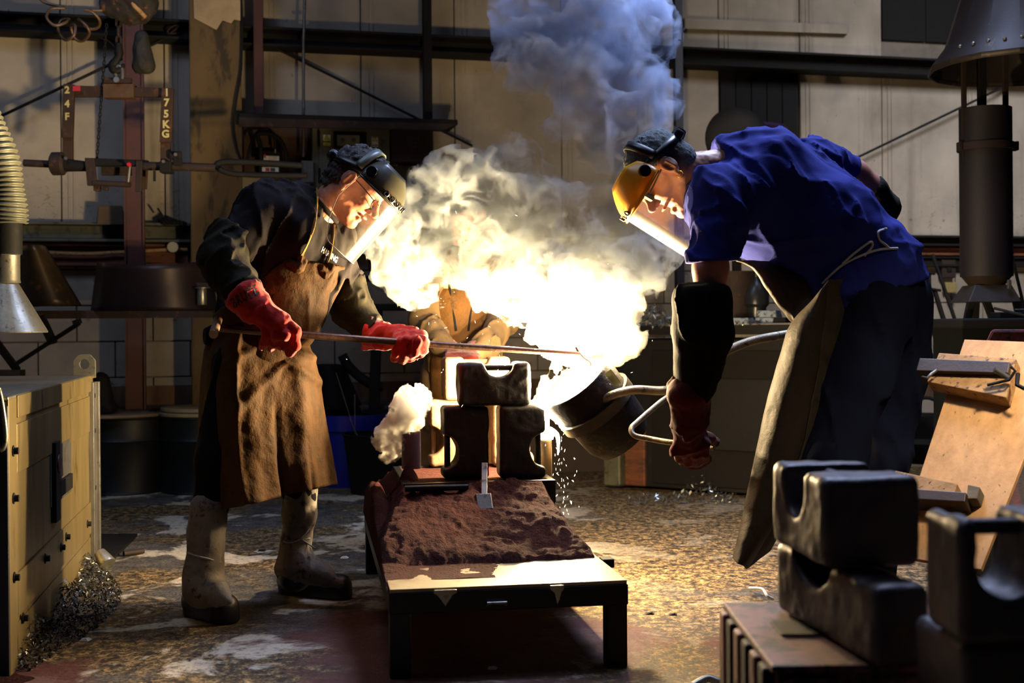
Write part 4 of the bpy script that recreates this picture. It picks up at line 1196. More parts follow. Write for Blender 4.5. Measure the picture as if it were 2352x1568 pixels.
# lifting lug
lx0, lx1 = P(170, 860, 5.72), P(219, 860, 5.72); n = []
wl_ = lx1[0] - lx0[0]; hl = wl_ * 1.0
cx = (lx0[0] + lx1[0]) / 2; zc = P(196, 838, 5.72)[2]
ring_o = [(-.5, -.62), (.5, -.62), (.5, .22), (.24, .5), (-.24, .5), (-.5, .22)]
mb = MB(); N = 36; vo = []; 
for k in range(N):
    an = 2 * math.pi * k / N; d = np.array([math.cos(an), math.sin(an)]); best = 9
    for i in range(6):
        p1 = np.array(ring_o[i]); p2 = np.array(ring_o[(i + 1) % 6]); e_ = p2 - p1; den = d[0] * e_[1] - d[1] * e_[0]
        if abs(den) < 1e-9: continue
        t = (p1[0] * e_[1] - p1[1] * e_[0]) / den; u = (p1[0] * d[1] - p1[1] * d[0]) / den
        if t > 0 and -1e-6 <= u <= 1 + 1e-6: best = min(best, t)
    vo.append((d * best, d * .24))
V = []
for y in (5.715, 5.73):
    for o_, i_ in vo: V.append((cx + o_[0] * wl_, y, zc + o_[1] * wl_)); V.append((cx + i_[0] * wl_, y, zc + i_[1] * wl_ + .004))
Fc = []
for k in range(N):
    k2 = (k + 1) % N; a0, a1, b0, b1 = 2 * k, 2 * k + 1, 2 * k2, 2 * k2 + 1; o2 = 2 * N
    Fc += [(a0, b0, b1, a1), (a0 + o2, a1 + o2, b1 + o2, b0 + o2), (a0, a0 + o2, b0 + o2, b0), (a1, b1, b1 + o2, a1 + o2)]
mb.raw(V, Fc); obj('lifting_lug', mb, m_galv, cb)
# swarf swept against its foot
def _p():
    t_ = rng.random() ** .8; c_ = A + ax * (.05 + 1.75 * t_); w_ = .04 + .17 * math.sin(t_ * 3.0) ** 1.2; q = rng.random() ** 1.4; p_ = c_ - nx * (.012 + w_ * q); p_[2] = (1 - q) ** 1.5 * (.04 + .07 * math.sin(t_ * 9) ** 2) * rng.random() + .006; return p_
swarf('metal_scrap', _p, 'long drift of silvery swarf along the foot of the left cabinet', surf('dull_swarf', '62625e', '343330', .35, .7, 30, 0), 4200, .009)
obj('solid_splash', MB().prism([FP(*q, z=.006) for q in ((165, 1398), (195, 1392), (222, 1402), (214, 1412), (182, 1418), (168, 1412))], (0, 0, .008)), m_galv, label='flat silver metal splash on the floor beside the swarf', cat='scrap', bevel=.003)
obj('floor_plate', MB().prism([FP(*q, z=.002) for q in ((222, 1300), (252, 1296), (316, 1231), (226, 1231))], (0, 0, .014)), m_dark, label='dark flat steel plate on the floor behind the left cabinet', cat='plate', bevel=.003)
obj('floor_bar', MB().tube([FP(284, 1271, .015), FP(330, 1265, .015)], .013, 8), m_rust, label='short dark bar on the floor by the flat plate', cat='bar', smooth=60)
q0 = FP(247, 1312, .0); q1 = P(232, 1288, q0[1] + .03)
e = empty('metal_cup', q0, 'small tipped metal cup on the floor at the cabinet corner', 'cup')
obj('cup_body', MB().lathe(q0 + [0, 0, .030], nrm(q1 - q0 + [0, .0, .0]), [(.0, .0), (.038, 0), (.040, .01), (.026, .075), (.0, .075)], 20), m_galv, e, smooth=40)

# ================================================================== pouring table with the sand mould
T0 = np.array([-.382, 3.876, 0]); TX = np.array([.9874, .1583, 0]); TY = np.array([-.1583, .9874, 0]); TW, TL, TZ = .749, 1.74, .276
def T(u, v, z=0.0): return T0 + TX * u + TY * v + UP * z
tb = empty('pouring_table', T(TW / 2, TL / 2, 0), 'low black steel table carrying the red sand mould', 'table')
m_tabletop = NT('sandy_table_top')
_n = m_tabletop.noise(2.2, 8, .68, None, .4); _c = m_tabletop.mix(m_tabletop.ramp(m_tabletop.noise(4, 5, .6), [(.3, 0), (.7, 1)]), lin('8a8064'), lin('5d5644'))
_sx = m_tabletop.n('ShaderNodeSeparateXYZ'); m_tabletop.l(m_tabletop.co, _sx.inputs[0])
_s = m_tabletop.math('ADD', m_tabletop.math('MULTIPLY', _sx.outputs[0], -.55), _n)
_c = m_tabletop.mix(m_tabletop.ramp(_s, [(.5, 0), (.62, 1)]), _c, lin('5a2a1c'))
m_tabletop.set(color=_c, rough=.42, metal=.35); m_tabletop.bump(m_tabletop.noise(60, 4, .6), .2, .004); m_tabletop = m_tabletop.m
obj('top_plate', MB().box(T(TW / 2, TL / 2, TZ - .006), (TW, TL, .012), TX, TY, UP), m_tabletop, tb, bevel=.002)
m_tbl = surf('table_frame', '15171a', '0a0b0d', .35, .6, 6, .12, c3='2c2f33', t3=.66)
for v_ in (.02, TL - .02): obj('rail', MB().box(T(TW / 2, v_, TZ - .045), (TW + .006, .05, .065), TX, TY, UP), m_tbl, tb, bevel=.004)
for u_ in (.015, TW - .015): obj('rail', MB().box(T(u_, TL / 2, TZ - .045), (.035, TL - .04, .065), TX, TY, UP), m_tbl, tb, bevel=.004)
for u_ in (.032, TW - .032):
    for v_ in (.034, TL - .034): obj('leg', MB().box(T(u_, v_, (TZ - .05) / 2), (.066, .066, TZ - .05), TX, TY, UP), m_tbl, tb, bevel=.005)
obj('handle', MB().tube([T(.30, -.008, .215), T(.30, -.02, .225), T(.36, -.02, .225), T(.36, -.008, .215)], .005, 6), m_galv, tb)
obj('side_bracket', MB().box(T(TW + .02, .36, TZ - .01), (.04, .06, .03), TX, TY, UP), m_black, tb, bevel=.003)
for u_, w_ in ((.17, .035), (.52, .022)):
    g = []
    for i in range(7):
        g.append(T(u_ + (i - 3) / 3 * w_, -.012, TZ - .008 - (.055 * rng.random() * (1 - abs(i - 3) / 3.2) + .006)))
    top = [T(u_ + (i - 3) / 3 * w_, -.012, TZ - .004) for i in range(7)]
    obj('metal_drip', MB().prism(top + g[::-1], -TY * .006), m_galv, tb, bevel=.002)

m_sand = NT('red_moulding_sand')
_a = m_sand.noise(70, 5, .7); _b = m_sand.noise(5, 5, .6)
m_sand.set(color=m_sand.mix(_a, m_sand.mix(_b, lin('1a0a08'), lin('28100e')), lin('3c1a15')), rough=.95, spec=.1)
m_sand.bump(m_sand.math('ADD', _a, m_sand.math('MULTIPLY', m_sand.noise(18, 5, .7), 1.5)), 1.0, .02); m_sand = m_sand.m
FZ = .487
# sand heap heightfield in table coordinates
nu, nv = 150, 240
U = np.linspace(-.008, TW - .0, nu); Vv = np.linspace(.03, TL, nv); UU, VV = np.meshgrid(U, Vv, indexing='ij')
PP = T0 + UU[..., None] * TX + VV[..., None] * TY
nz = fbm(PP, 7, 5) ; nz2 = fbm(PP + 5, 2.5, 3)
fl_u0, fl_u1, fl_v0 = .11, .70, .93
sl = lambda x: np.clip(x, 0, 1) ** .85
front = sl((VV - (.36 + .08 * nz2 + .18 * np.clip(UU - .3, 0, 1))) / (fl_v0 - .42))
left = sl((UU + .02 - .02 * nz2) / .13); right = sl((TW - .005 - UU) / (.10 + .10 * np.clip((fl_v0 - VV) * 2, 0, 1)))
back = sl((TL - VV) / .25)
hh = .20 * np.minimum(np.minimum(front, left), np.minimum(right, back))
rg = np.abs(fbm(PP, 16, 4))
hh = hh * (1 + .16 * nz2) + .018 * nz * (hh > .003) + .014 * rg * (hh > .01) + .004 * nz
inside = (UU > fl_u0 - .01) & (UU < fl_u1 + .01) & (VV > fl_v0 - .02)
hh = np.where(inside, np.minimum(hh, FZ - TZ - .004), hh)
# heap round the riser (left) and the sprue (right)
ru, rv_ = .145, 1.06
hh = np.maximum(hh, .285 * np.exp(-(((UU - ru) / .075) ** 2 + ((VV - rv_) / .10) ** 2)) * (1 + .15 * nz))
hh = np.maximum(hh, (.20 + .03 * nz) * np.exp(-(((UU - .02) / .06) ** 2 + ((VV - 1.2) / .45) ** 2) * .8))
hh = np.maximum(hh, -.006)
thin = (.25 + nz2 * .25 + (UU < .3) * .2 - (VV - .3)) 
hh = np.where(hh < .006, np.where(nz * .5 + nz2 * .5 + .9 - UU * 2.4 - (VV < .12) > 0, .0012 + .0018 * nz, -.005), hh)
hh[:, 0] = -.004; hh[0, :] = np.minimum(hh[0, :], -.012); hh[-1, :] = -.006; hh[:, -1] = -.01
pts = PP.copy(); pts[..., 2] = TZ + hh
md = empty('sand_mould', T(.4, 1.2, TZ), 'heap of red moulding sand banked around the casting flask on the table', 'sand mould')
obj('sand_heap', MB().grid(pts), m_sand, md, smooth=True)
# flask frame: four black boards
fv1 = 1.55
for (u0, u1, v0, v1) in ((fl_u0, fl_u1, fl_v0 - .02, fl_v0 + .01), (fl_u0, fl_u1, fv1 - .03, fv1), (fl_u0, fl_u0 + .03, fl_v0, fv1), (fl_u1 - .03, fl_u1, fl_v0, fv1)):
    obj('flask_side', MB().box(T((u0 + u1) / 2, (v0 + v1) / 2, FZ - .045), (u1 - u0, v1 - v0, .09), TX, TY, UP), m_tbl, md, bevel=.004)
obj('packed_sand', MB().box(T((fl_u0 + fl_u1) / 2, (fl_v0 + fv1) / 2, FZ - .03), (fl_u1 - fl_u0 - .06, fv1 - fl_v0 - .04, .05), TX, TY, UP), m_sand, md)
obj('pipe_bar', MB().tube([P(930, 1122, 4.72), P(1075, 1118, 4.76)], .012, 10), m_tbl, md, smooth=60)
# riser and sprue pipes
def pipe(px, py0, py1, D, rpx, m, name, label=None):
    b = P(px, py1, D); r = rpx / F * D; H = P(px, py0, D)[2] - b[2]
    return obj(name, MB().lathe(b, UP, [(r, 0), (r, H), (r * .72, H), (r * .72, .02), (0, .02)], 28), m, md, smooth=35, label=label)
m_tube = surf('lilac_card_tube', '5a4d5c', '463b48', .8, 0, 6, .1)
pipe(945, 990, 1075, 4.98, 22, m_tube, 'riser_tube', 'pale lilac riser tube with smoke puffing from it')
pipe(1253, 986, 1110, 5.10, 15, surf('brown_tube', '6a5438', '4b3c28', .7), 'sprue_tube', 'brown sprue tube that takes the metal')
# small clamp and wedge on the front
cl = empty('wedge_clamp', P(1110, 1165, 4.6), 'small steel clamp and wedge hanging on the flask front', 'clamp')
obj('strap', MB().hexa([P(1105, 1150, 4.70), P(1119, 1150, 4.70), P(1119, 1150, 4.715), P(1105, 1150, 4.715)], [P(1106, 1062, 4.845), P(1120, 1062, 4.845), P(1120, 1062, 4.86), P(1106, 1062, 4.86)]), m_grey, cl, bevel=.002)
obj('clamp_foot', MB().hexa([P(1098, 1170, 4.64), P(1133, 1168, 4.64), P(1133, 1166, 4.70), P(1096, 1168, 4.70)], [P(1092, 1134, 4.68), P(1128, 1132, 4.68), P(1128, 1132, 4.74), P(1092, 1134, 4.74)]), m_grey, cl, bevel=.003)

# ---- C shaped mould weights with a bar across the notch
def weight(name, c, R, L=.285, H=.182, t=.13, nr=.068, notch_off=0.0, m=None, label=None, group=None, bar_=True, res=.0055, depth=None, rough=.003):
    """local x along length, y thickness, z up with the notch in the top side. R rows = local axes in world"""
    R = [nrm(r) for r in R]; h = np.array([L / 2, t / 2, H / 2]); ext = sum(np.abs(np.array(r)) * a for r, a in zip(R, h)) + .02
    s = SDF(np.asarray(c) - ext, np.asarray(c) + ext, res)
    s.box(c, h, R, .018, .001)
    X, Y, Z = map(np.array, R); dp = depth or nr * .95
    top = np.asarray(c) + Z * (H / 2) + X * notch_off
    s.cone(top - Y * t - Z * (dp - nr), top + Y * t - Z * (dp - nr), nr, nr, .012, cut=True)
    s.box(top + Z * (nr - dp) * 0 + Z * .02, (nr, t, .02 + max(0, dp - nr)), R, .004, .01, cut=True)
    s.displace(lumps(16, rough, 4, seed=c[0] * 7))
    v, f = s.mesh()
    e = empty(name, np.asarray(c) - UP * 0.5 * float(ext[2] * 2 - .04), label, 'weight', group)
    obj('block', (v, f), m, e, smooth=True)
    if bar_:
        p0 = top - X * (nr + .02) - Z * .022; p1 = top + X * (nr + .02) - Z * .022
        obj('bar', MB().tube([p0, p1], .0125, 10), m, e, smooth=60)
    return e
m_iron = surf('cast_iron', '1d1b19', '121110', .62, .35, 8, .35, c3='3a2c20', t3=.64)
m_ironlit = surf('lit_pale_cast_iron', '6b5236', '4a3620', .8, .1, 7, .5, c3='4a2c1c', t3=.62)  # lit copy of the cast iron: glow of the pour put into the colour
GW = 'cast iron mould weights on the mould'
fx = P(1131, 932, 4.96); 
def upright(px0, px1, D, t, m, label, side):
    cx_ = (px0 + px1) / 2; c = P(cx_, 1010, D + t / 2); c[2] = FZ + .1425; X = np.array([0, 0, 1.0]) * 1; Zd = TX * side
    return weight('mould_weight', c, (X, TY, Zd), H=.182, t=t, m=m, label=label, group=GW, nr=.066, notch_off=-.035 if side < 0 else -.03)
upright(1014, 1120, 4.92, .12, m_iron, 'front left black mould weight standing on end, notch facing left', -1)
upright(1142, 1250, 4.92, .12, m_iron, 'front right black mould weight standing on end, notch facing right', 1)
c = P(1133, 884, 4.965); c[2] = FZ + .285 + .085
weight('mould_weight', c, (TX, TY, UP), H=.17, t=.11, m=m_iron, label='black mould weight bridging the front pair, notch and bar on top', group=GW, notch_off=.018, nr=.060)
for (x0, x1, sd, lb) in ((985, 1078, -1, 'rear left weight coloured pale as if lit, behind the black ones'), (1128, 1225, 1, 'rear right weight coloured pale as if lit, in the gap of the black ones')):
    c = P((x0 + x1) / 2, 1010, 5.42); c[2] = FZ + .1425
    weight('mould_weight', c, (UP, TY, TX * sd), H=.175, t=.13, m=m_ironlit, label=lb, group=GW, nr=.062, notch_off=-.03)
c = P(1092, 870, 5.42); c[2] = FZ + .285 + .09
weight('mould_weight', c, (TX, TY, UP), H=.18, t=.14, m=m_ironlit, label='rear top weight coloured pale as if lit, behind the black bridging weight', group=GW, nr=.055)

# ================================================================== ladle with molten metal
LA = nrm([.60, .26, -.76]); LC = P(1322, 872, 5.0); LR = .152
ld = empty('pouring_ladle', LC + LA * .34, 'tilted black pouring ladle with long fork handle held by the blue man', 'ladle')
m_handle0 = surf('ring_band_steel', '4a463c', '2c2a24', .5, .6, 12, .3)
m_ladle = surf('ladle_crust', '1a1918', '0d0c0c', .65, .3, 9, .6, .008, c3='3c2c1c', t3=.62, fine=45, spec=.3)
prof = [(LR, 0), (LR + .004, .006), (LR - .002, .15), (LR - .012, .28), (LR - .035, .325), (.04, .345), (0, .346)]
inner = [(LR - .022, 0.0), (LR - .024, .10), (LR - .026, .25), (.05, .30), (0, .30)]
obj('shell', MB().lathe(LC, LA, inner[::-1] + prof, 48), m_ladle, ld, smooth=40)
rb = LC + LA * .135
obj('ring_band', MB().lathe(rb, LA, [(LR + .002, -.022), (LR + .016, -.022), (LR + .016, .022), (LR + .002, .022)], 48), m_handle0, ld, smooth=30)
x_, y_, z_ = frame(LA, (1, 0, 0))
obj('rim_lug', MB().box(P(1408, 868, 4.86), (.02, .03, .05), LA, y_, z_), m_olive, ld, bevel=.004)
m_handle = surf('worn_grey_bar', '8d8568', '5a5442', .42, .7, 12, .5, c3='3c382c', t3=.6, fine=160)
hp = catmull([P(1378, 922, 4.90), P(1410, 906, 4.88), P(1460, 895, 4.88), P(1530, 896, 4.88), P(1590, 872, 4.86), P(1650, 818, 4.86), P(1720, 785, 4.88), P(1805, 768, 4.90), P(1900, 752, 4.94)], 6)
obj('handle_bar', MB().tube(hp, .0175, 12), m_handle, ld, smooth=60)
lp = catmull([P(1545, 905, 4.86), P(1515, 925, 4.82), P(1465, 968, 4.75), P(1450, 984, 4.72), P(1458, 1000, 4.70), P(1490, 1007, 4.68), P(1535, 1015, 4.62), P(1600, 1022, 4.55), P(1640, 1028, 4.5)], 6)
obj('grip_loop', MB().tube(lp, .0105, 12), m_handle, ld, smooth=60)
m_molten = emis('molten_metal', (1.0, .80, .50), 60)
m_moltend = emis('molten_drip', (1.0, .62, .24), 40)
ml = empty('molten_metal', P(1250, 985, 5.1), 'white hot molten metal pouring from the ladle into the sprue', 'molten metal')
# metal surface level inside the tilted ladle: a flat pool between the lip and the wall
lip = LC + LR * (-nrm(np.cross(np.cross(LA, UP), LA)) ) * .93
s = SDF(LC - .3, LC + .3, .008)
s.cone(LC + LA * .01, LC + LA * .14, LR - .027, LR - .03, .001)
s.plane(lip + UP * .012, UP, .003); s.plane(LC + LA * .01, -LA, .003)
v, f = s.mesh(); obj('pool', (v, f), m_molten, ml, smooth=True)
sp = P(1253, 986, 5.10)
st = catmull([lip - LA * .01 + [-.0, 0, .012], lip + [-.035, 0, .0], (lip + sp) / 2 + [-.015, 0, .03], sp + [0, 0, .01]], 6)
obj('stream', MB().tube(st, [.035, .03, .024, .018, .016], 14), m_molten, ml, smooth=True)
obj('sprue_pool', MB().lathe(sp, UP, [(0, .012), (.022, .010), (.034, .0), (.036, -.02), (.03, -.04)], 24), m_molten, ml, smooth=True)
obj('run_over', MB().tube(catmull([sp + [.02, -.02, 0], sp + [.045, -.03, -.02], sp + [.05, -.03, -.06], sp + [.048, -.03, -.10]]), [.012, .010, .006, .002], 8), m_moltend, ml, smooth=True)
# sparks
mb = MB()
def spark(p, d, L, r):
    x, y, z = frame(d); a = p - z * L / 2; b = p + z * L / 2
    mb.raw([a, p + x * r, p + y * r, p - x * r, p - y * r, b], [(0, 2, 1), (0, 3, 2), (0, 4, 3), (0, 1, 4), (5, 1, 2), (5, 2, 3), (5, 3, 4), (5, 4, 1)])
for k in range(70):
    px = 1262 + 12 * rng.normal() + 60 * rng.random() ; py = 985 + 200 * rng.random() ** .8
    if px > 1300 + (py - 985) * .3: px = 1290
    spark(P(px, py, 5.0 + .15 * rng.normal()), nrm([.4 * rng.normal(), .2, -1]), .006 + .010 * rng.random(), .0008 + .0007 * rng.random())
for k in range(90):
    px = 1100 + 130 * rng.normal(); py = 700 + 90 * rng.normal()
    spark(P(px, py, 4.9 + .2 * rng.normal()), nrm(rng.normal(size=3)), .005 + .010 * rng.random(), .0006)
obj('sparks', mb, emis('spark_glow', (1, .86, .6), 9), label='shower of white hot sparks around the stream and in the smoke', cat='sparks', kind='stuff')

# skimming rod held by the left man
m_rod = surf('brown_steel_rod', '5a3d30', '3a2820', .4, .7, 14, .3, c3='2a1d16', t3=.62)
sr = empty('skimming_rod', P(900, 790, 4.7), 'long brown steel skimming rod held by the man in red gloves', 'rod')
ROD = [P(492, 752, 4.44), P(690, 768, 4.56), P(985, 790, 4.80), P(1330, 813, 4.99)]
obj('shaft', MB().tube(catmull(ROD, 8), [.0135, .0135, .013, .010], 12), m_rod, sr, smooth=60)
obj('t_handle', MB().tube([P(501, 734, 4.50), P(490, 768, 4.36)], .0155, 14), surf('pale_tube', '9a7c62', '6d5442', .5, .4), sr, smooth=60)
obj('hook', MB().tube(catmull([P(1322, 797, 5.0), P(1331, 812, 5.0), P(1342, 824, 5.0), P(1355, 833, 5.0), P(1352, 845, 5.0)], 4), .006, 8), m_black, sr, smooth=60)

# ================================================================== moulding boards at right
bd = empty('plywood_board', P(2180, 1200, 4.0), 'tilted plywood board with clamped battens leaning at right', 'board')
TLp = P(2215, 779, 4.30); BLp = P(2052, 1275, 3.92); TRp = P(2400, 786, 4.12)
e1 = BLp - TLp; e2 = TRp - TLp; e2 = e2 * 1.28; nb_ = nrm(np.cross(e1, e2)); nb_ = nb_ * (-1 if nb_[1] > 0 else 1)
wv = P(2262, 1165, 3.97)
def BP(a, b, o=0.0): return TLp + e1 * b + e2 * a + nb_ * o
mb = MB(); mb.hexa([BP(0, 1, -.018), BP(.80, 1, -.018), BP(1.0, .0, -.018), BP(0, 0, -.018)], [BP(0, 1), BP(.80, 1), BP(1.0, 0), BP(0, 0)])
obj('plywood_sheet', mb, m_ply, bd, bevel=.002)
for k, (pa, pb, pc, pd, th, m_, nm) in enumerate((
        ((2168, 832), (2345, 846), (2322, 936), (2141, 898), .055, m_wood, 'batten'),
        ((2128, 852), (2335, 862), (2330, 888), (2120, 881), .075, m_grey, 'steel_strap'),
        ((2068, 1099), (2210, 1130), (2200, 1163), (2055, 1130), .05, m_wood, 'batten'),
        ((2234, 1132), (2262, 1138), (2255, 1165), (2230, 1165), .05, m_woodend, 'batten'),
        ((2100, 1148), (2235, 1158), (2232, 1180), (2098, 1172), .07, m_grey, 'steel_strap'))):
    def on(p):   # pixel onto the board plane
        a_, b_ = _dir(*p); d = np.array([a_, 1, b_]); c_ = np.array([0, 0, CAMZ]); t_ = np.dot(BP(0, 0, .0) - c_, nb_) / np.dot(d, nb_); return c_ + d * t_
    q = [on(p) for p in (pa, pb, pc, pd)]
    obj(nm, MB().prism(q[::-1], nb_ * th), surf('dark_strap', '46382e', '2c231d', .5, .5, 6, .2) if nm == 'steel_strap' else m_, bd, bevel=.003)
def onb(px, py, o): 
    a_, b_ = _dir(px, py); d = np.array([a_, 1, b_]); c_ = np.array([0, 0, CAMZ]); t_ = np.dot(BP(0, 0, o) - c_, nb_) / np.dot(d, nb_); return c_ + d * t_
obj('clamp_pin', MB().tube([onb(2284, 848, .12), onb(2316, 868, .08)], .009, 8), m_grey, bd, smooth=60)
obj('clamp_pin', MB().tube([onb(2322, 842, .11), onb(2332, 852, .1), onb(2318, 872, .09), onb(2268, 884, .085)], .005, 6), m_black, bd, smooth=60)
obj('clamp_pin', MB().tube([onb(2118, 866, .09), onb(2130, 868, .1), onb(2140, 858, .09), onb(2152, 850, .085)], .005, 6), m_grey, bd, smooth=60)
obj('clamp_screw', MB().tube([onb(2338, 858, .09), onb(2336, 884, .09), onb(2352, 892, .09)], .007, 6), m_black, bd, smooth=60)
rbx = empty('red_flask', P(2330, 1150, 4.5), 'dark red wooden moulding flask behind the plywood board', 'flask')
obj('body', MB().hexa([P(2225, 1200, 4.45), P(2420, 1200, 4.4), P(2420, 1200, 4.9), P(2225, 1200, 4.9)], [P(2318, 900, 4.55), P(2480, 900, 4.5), P(2480, 900, 4.95), P(2318, 900, 4.95)]), surf('dark_red_wood', '4a1418', '2a0c0e', .7, 0, 4, .3, c3='120808', t3=.5, stretch=(3, 3, .5)), rbx, bevel=.008)
obj('brick', MB().hexa([P(2262, 790, 5.2), P(2420, 790, 5.2), P(2420, 790, 5.4), P(2262, 790, 5.4)], [P(2278, 756, 5.2), P(2420, 756, 5.2), P(2420, 756, 5.38), P(2278, 756, 5.38)]), surf('sooty_brick', '6a2c22', '3c1a15', .9, 0, 14, .5, c3='1a100e', t3=.56), label='sooty red brick block above the plywood board', cat='brick', bevel=.012)
obj('brick_support', MB().box((P(2340, 790, 5.3)[0], 5.35, P(2340, 790, 5.3)[2] / 2 - .005), (.3, .3, P(2340, 790, 5.3)[2] - .01)), m_black, label='dark stand under the sooty brick', cat='stand', bevel=.01)
# red sand on the floor under the boards
def heap(name, c, rx, ry, h, label, m, n=40):
    g = []
    for i in range(n):
        r = []
        for j in range(n):
            a_ = (i / (n - 1) * 2 - 1); b_ = (j / (n - 1) * 2 - 1); d = math.hypot(a_, b_); p = np.array(c) + [a_ * rx, b_ * ry, 0]
            z = h * max(0, 1 - d) ** .9; z += (.25 * h * float(fbm(p[None] * 1.0, 9, 4)[0])) * (z > 0); p[2] = z - .004 if d < 1 else -.01; r.append(p)
        g.append(r)
    return obj(name, MB().grid(g), m, label=label, cat='sand', kind='stuff', smooth=True)
heap('red_sand_pile', (1.42, 3.72, 0), .38, .45, .16, 'pile of loose red sand on the floor below the plywood board', m_sand)
heap('red_sand_pile', (-1.62, 3.88, 0), .16, .14, .018, 'small patch of red sand at the near foot of the left cabinet', m_sand, 24)

# ================================================================== foreground weights and flask (out of focus)
m_ironf = surf('worn_cast_iron', '5a524e', '3a3432', .5, .45, 6, .4, c3='5a3c24', t3=.62, fine=40, roughvar=.2)
GF = 'cast iron mould weights in the foreground'
ydir = nrm([-.10, .99, 0]); xdir = np.array([ydir[1], -ydir[0], 0])
n1 = P(1890, 1095, 2.26); n1[2] = 0
cA = n1 + xdir * .092 + ydir * .150; cA[2] = .722
weight('mould_weight', cA, (ydir, -xdir, UP), L=.30, H=.165, t=.184, m=m_ironf, label='foreground mould weight lying on top at the left of the pair', group=GF, nr=.058, depth=.092, notch_off=.02, res=.006)
yd2 = nrm([-.16, .98, 0]); xd2 = np.array([yd2[1], -yd2[0], 0])
cB = np.array([.620, 2.36, .567])
weight('mould_weight', cB, (yd2, -xd2, UP), L=.46, H=.140, t=.10, m=m_ironf, label='long dark weight under the top left foreground weight', group=GF, nr=.10, depth=.055, notch_off=.05, res=.007, bar_=False)
cC = P(2412, 1400, 1.93); cC[2] = .70
weight('mould_weight', cC, (nrm([1, .06, 0]), nrm([-.06, 1, 0]), UP), L=.34, H=.185, t=.15, m=m_ironf, label='nearest mould weight at the right edge with a deep round notch', group=GF, nr=.046, depth=.118, notch_off=-.098, res=.006)
cD = cC + [-.0, .05, -.155]
weight('mould_weight', cD, (nrm([1, .06, 0]), nrm([-.06, 1, 0]), UP), L=.32, H=.12, t=.2, m=m_ironf, label='weight beneath the nearest one at the lower right corner', group=GF, nr=.05, depth=.03, bar_=False, res=.008)
bx = empty('slatted_flask', (.75, 2.4, 0), 'pinkish striped wooden moulding flask under the foreground weights', 'flask')
m_pink = surf('pink_worn_wood', '8a5048', '5c3331', .75, 0, 4, .25, c3='140d0e', t3=.54, stretch=(1.5, 1.5, .5), contrast=.2)
fx0, fx1, fy0, fy1, ft = .440, 1.16, 2.16, 2.66, .495
obj('body', MB().box(((fx0 + fx1) / 2, (fy0 + fy1) / 2, ft - .10), (fx1 - fx0 - .02, fy1 - fy0 - .02, .19)), m_pink, bx, bevel=.006)
for k in range(6):
    y = fy0 + .03 + k * .082
    obj('slat', MB().box((fx0, y + .02, ft - .11), (.022, .052, .2)), m_pink if k % 2 else m_black, bx, bevel=.006)
for k in range(5):
    x = fx0 + .07 + k * .15
    obj('slat', MB().box((x, fy0, ft - .12), (.10, .02, .2)), m_pink, bx, bevel=.006)
obj('top_board', MB().box(((fx0 + fx1) / 2, (fy0 + fy1) / 2, ft - .006), (fx1 - fx0, fy1 - fy0, .014)), m_pink, bx, bevel=.004)
obj('pocket', MB().box((.545, 2.42, ft + .002), (.09, .11, .006)), m_black, bx, bevel=.002)
obj('stand', MB().box(((fx0 + fx1) / 2, (fy0 + fy1) / 2, .15), (fx1 - fx0 - .1, fy1 - fy0 - .1, .30)), m_black, bx, bevel=.01)
obj('wire_end', MB().tube(catmull([FP(1722, 1350, .02), FP(1750, 1352, .05), FP(1762, 1368, .04), FP(1775, 1375, .02)]), .006, 6), m_white, label='pale bent wire on the floor behind the foreground flask', cat='wire', smooth=60)
obj('loose_cable', MB().tube(catmull([FP(1590, 1575, .02), FP(1625, 1558, .03), FP(1655, 1566, .02), FP(1690, 1560, .02)], 8), .012, 8), m_galv, label='ribbed pale hose end at the bottom edge by the foreground flask', cat='hose', smooth=60)
# a few loose bits on the floor
for i, (x, y, c_) in enumerate(((790, 1281, 0), (195, 1470, 0), (1492, 1410, 1), (1545, 1412, 1), (600, 1265, 1), (1130, 1535, 0))):
    p = FP(x, y, .0); r = .012 + .006 * rng.random()
    obj('floor_chip', MB().hexa([p + [-r, -r * .6, 0], p + [r, -r, 0], p + [r * 1.3, r, 0], p + [-r, r, 0]], [p + [-r * .5, -r * .3, r * .5], p + [r * .4, -r * .6, r * .6], p + [r * .6, r * .5, r * .5], p + [-r * .6, r * .5, r * .4]]), m_white if c_ == 0 else m_rust,
        label=['white chip on the floor left of the pouring table', 'pale chip on the floor beside the swarf drift', 'larger dark red chip on the floor right of the table', 'smaller dark red chip right of the table', 'reddish chip on the floor between the left man boots', 'pale chip under the front of the table'][i], cat='chip')
# ================================================================== people
def M_skin(name, a, b):
    t = NT(name); t.set(color=t.mix(t.noise(18, 5, .6), lin(a), lin(b)), rough=.5, spec=.4, sss=.08)
    t.b.inputs['Subsurface Radius'].default_value = (.02, .008, .004); t.b.inputs['Subsurface Scale'].default_value = .5
    t.bump(t.noise(160, 3, .6), .12, .002); return t.m
m_skin = M_skin('skin_warm', 'c98a6c', 'a96650'); m_skin2 = M_skin('skin_tan', 'b88268', '935a45')
def M_cloth(name, a, b, c=None, weave=220, bump=.25, sc=5, t3=.62, rough=.9):
    return surf(name, a, b, rough, 0, sc, bump, .004, fine=weave, c3=c, t3=t3, spec=.12)
m_shirtk = M_cloth('black_tshirt', '221d1c', '171415')
m_shirtb = M_cloth('royal_blue_tshirt', '262e80', '1c235f')
m_navy = M_cloth('navy_trousers', '0d1226', '080b18')
m_blackt = M_cloth('black_trousers', '0c0c0e', '08080a')
m_leather = surf('scorched_leather', '513615', '2e1e0b', .75, 0, 5, .8, .009, fine=28, c3='2e2210', t3=.6, spec=.12, contrast=.3)
m_leather2 = surf('grey_leather', '463c2a', '2e281b', .6, 0, 6, .4, .006, fine=70, c3='2c2517', t3=.62, spec=.35)
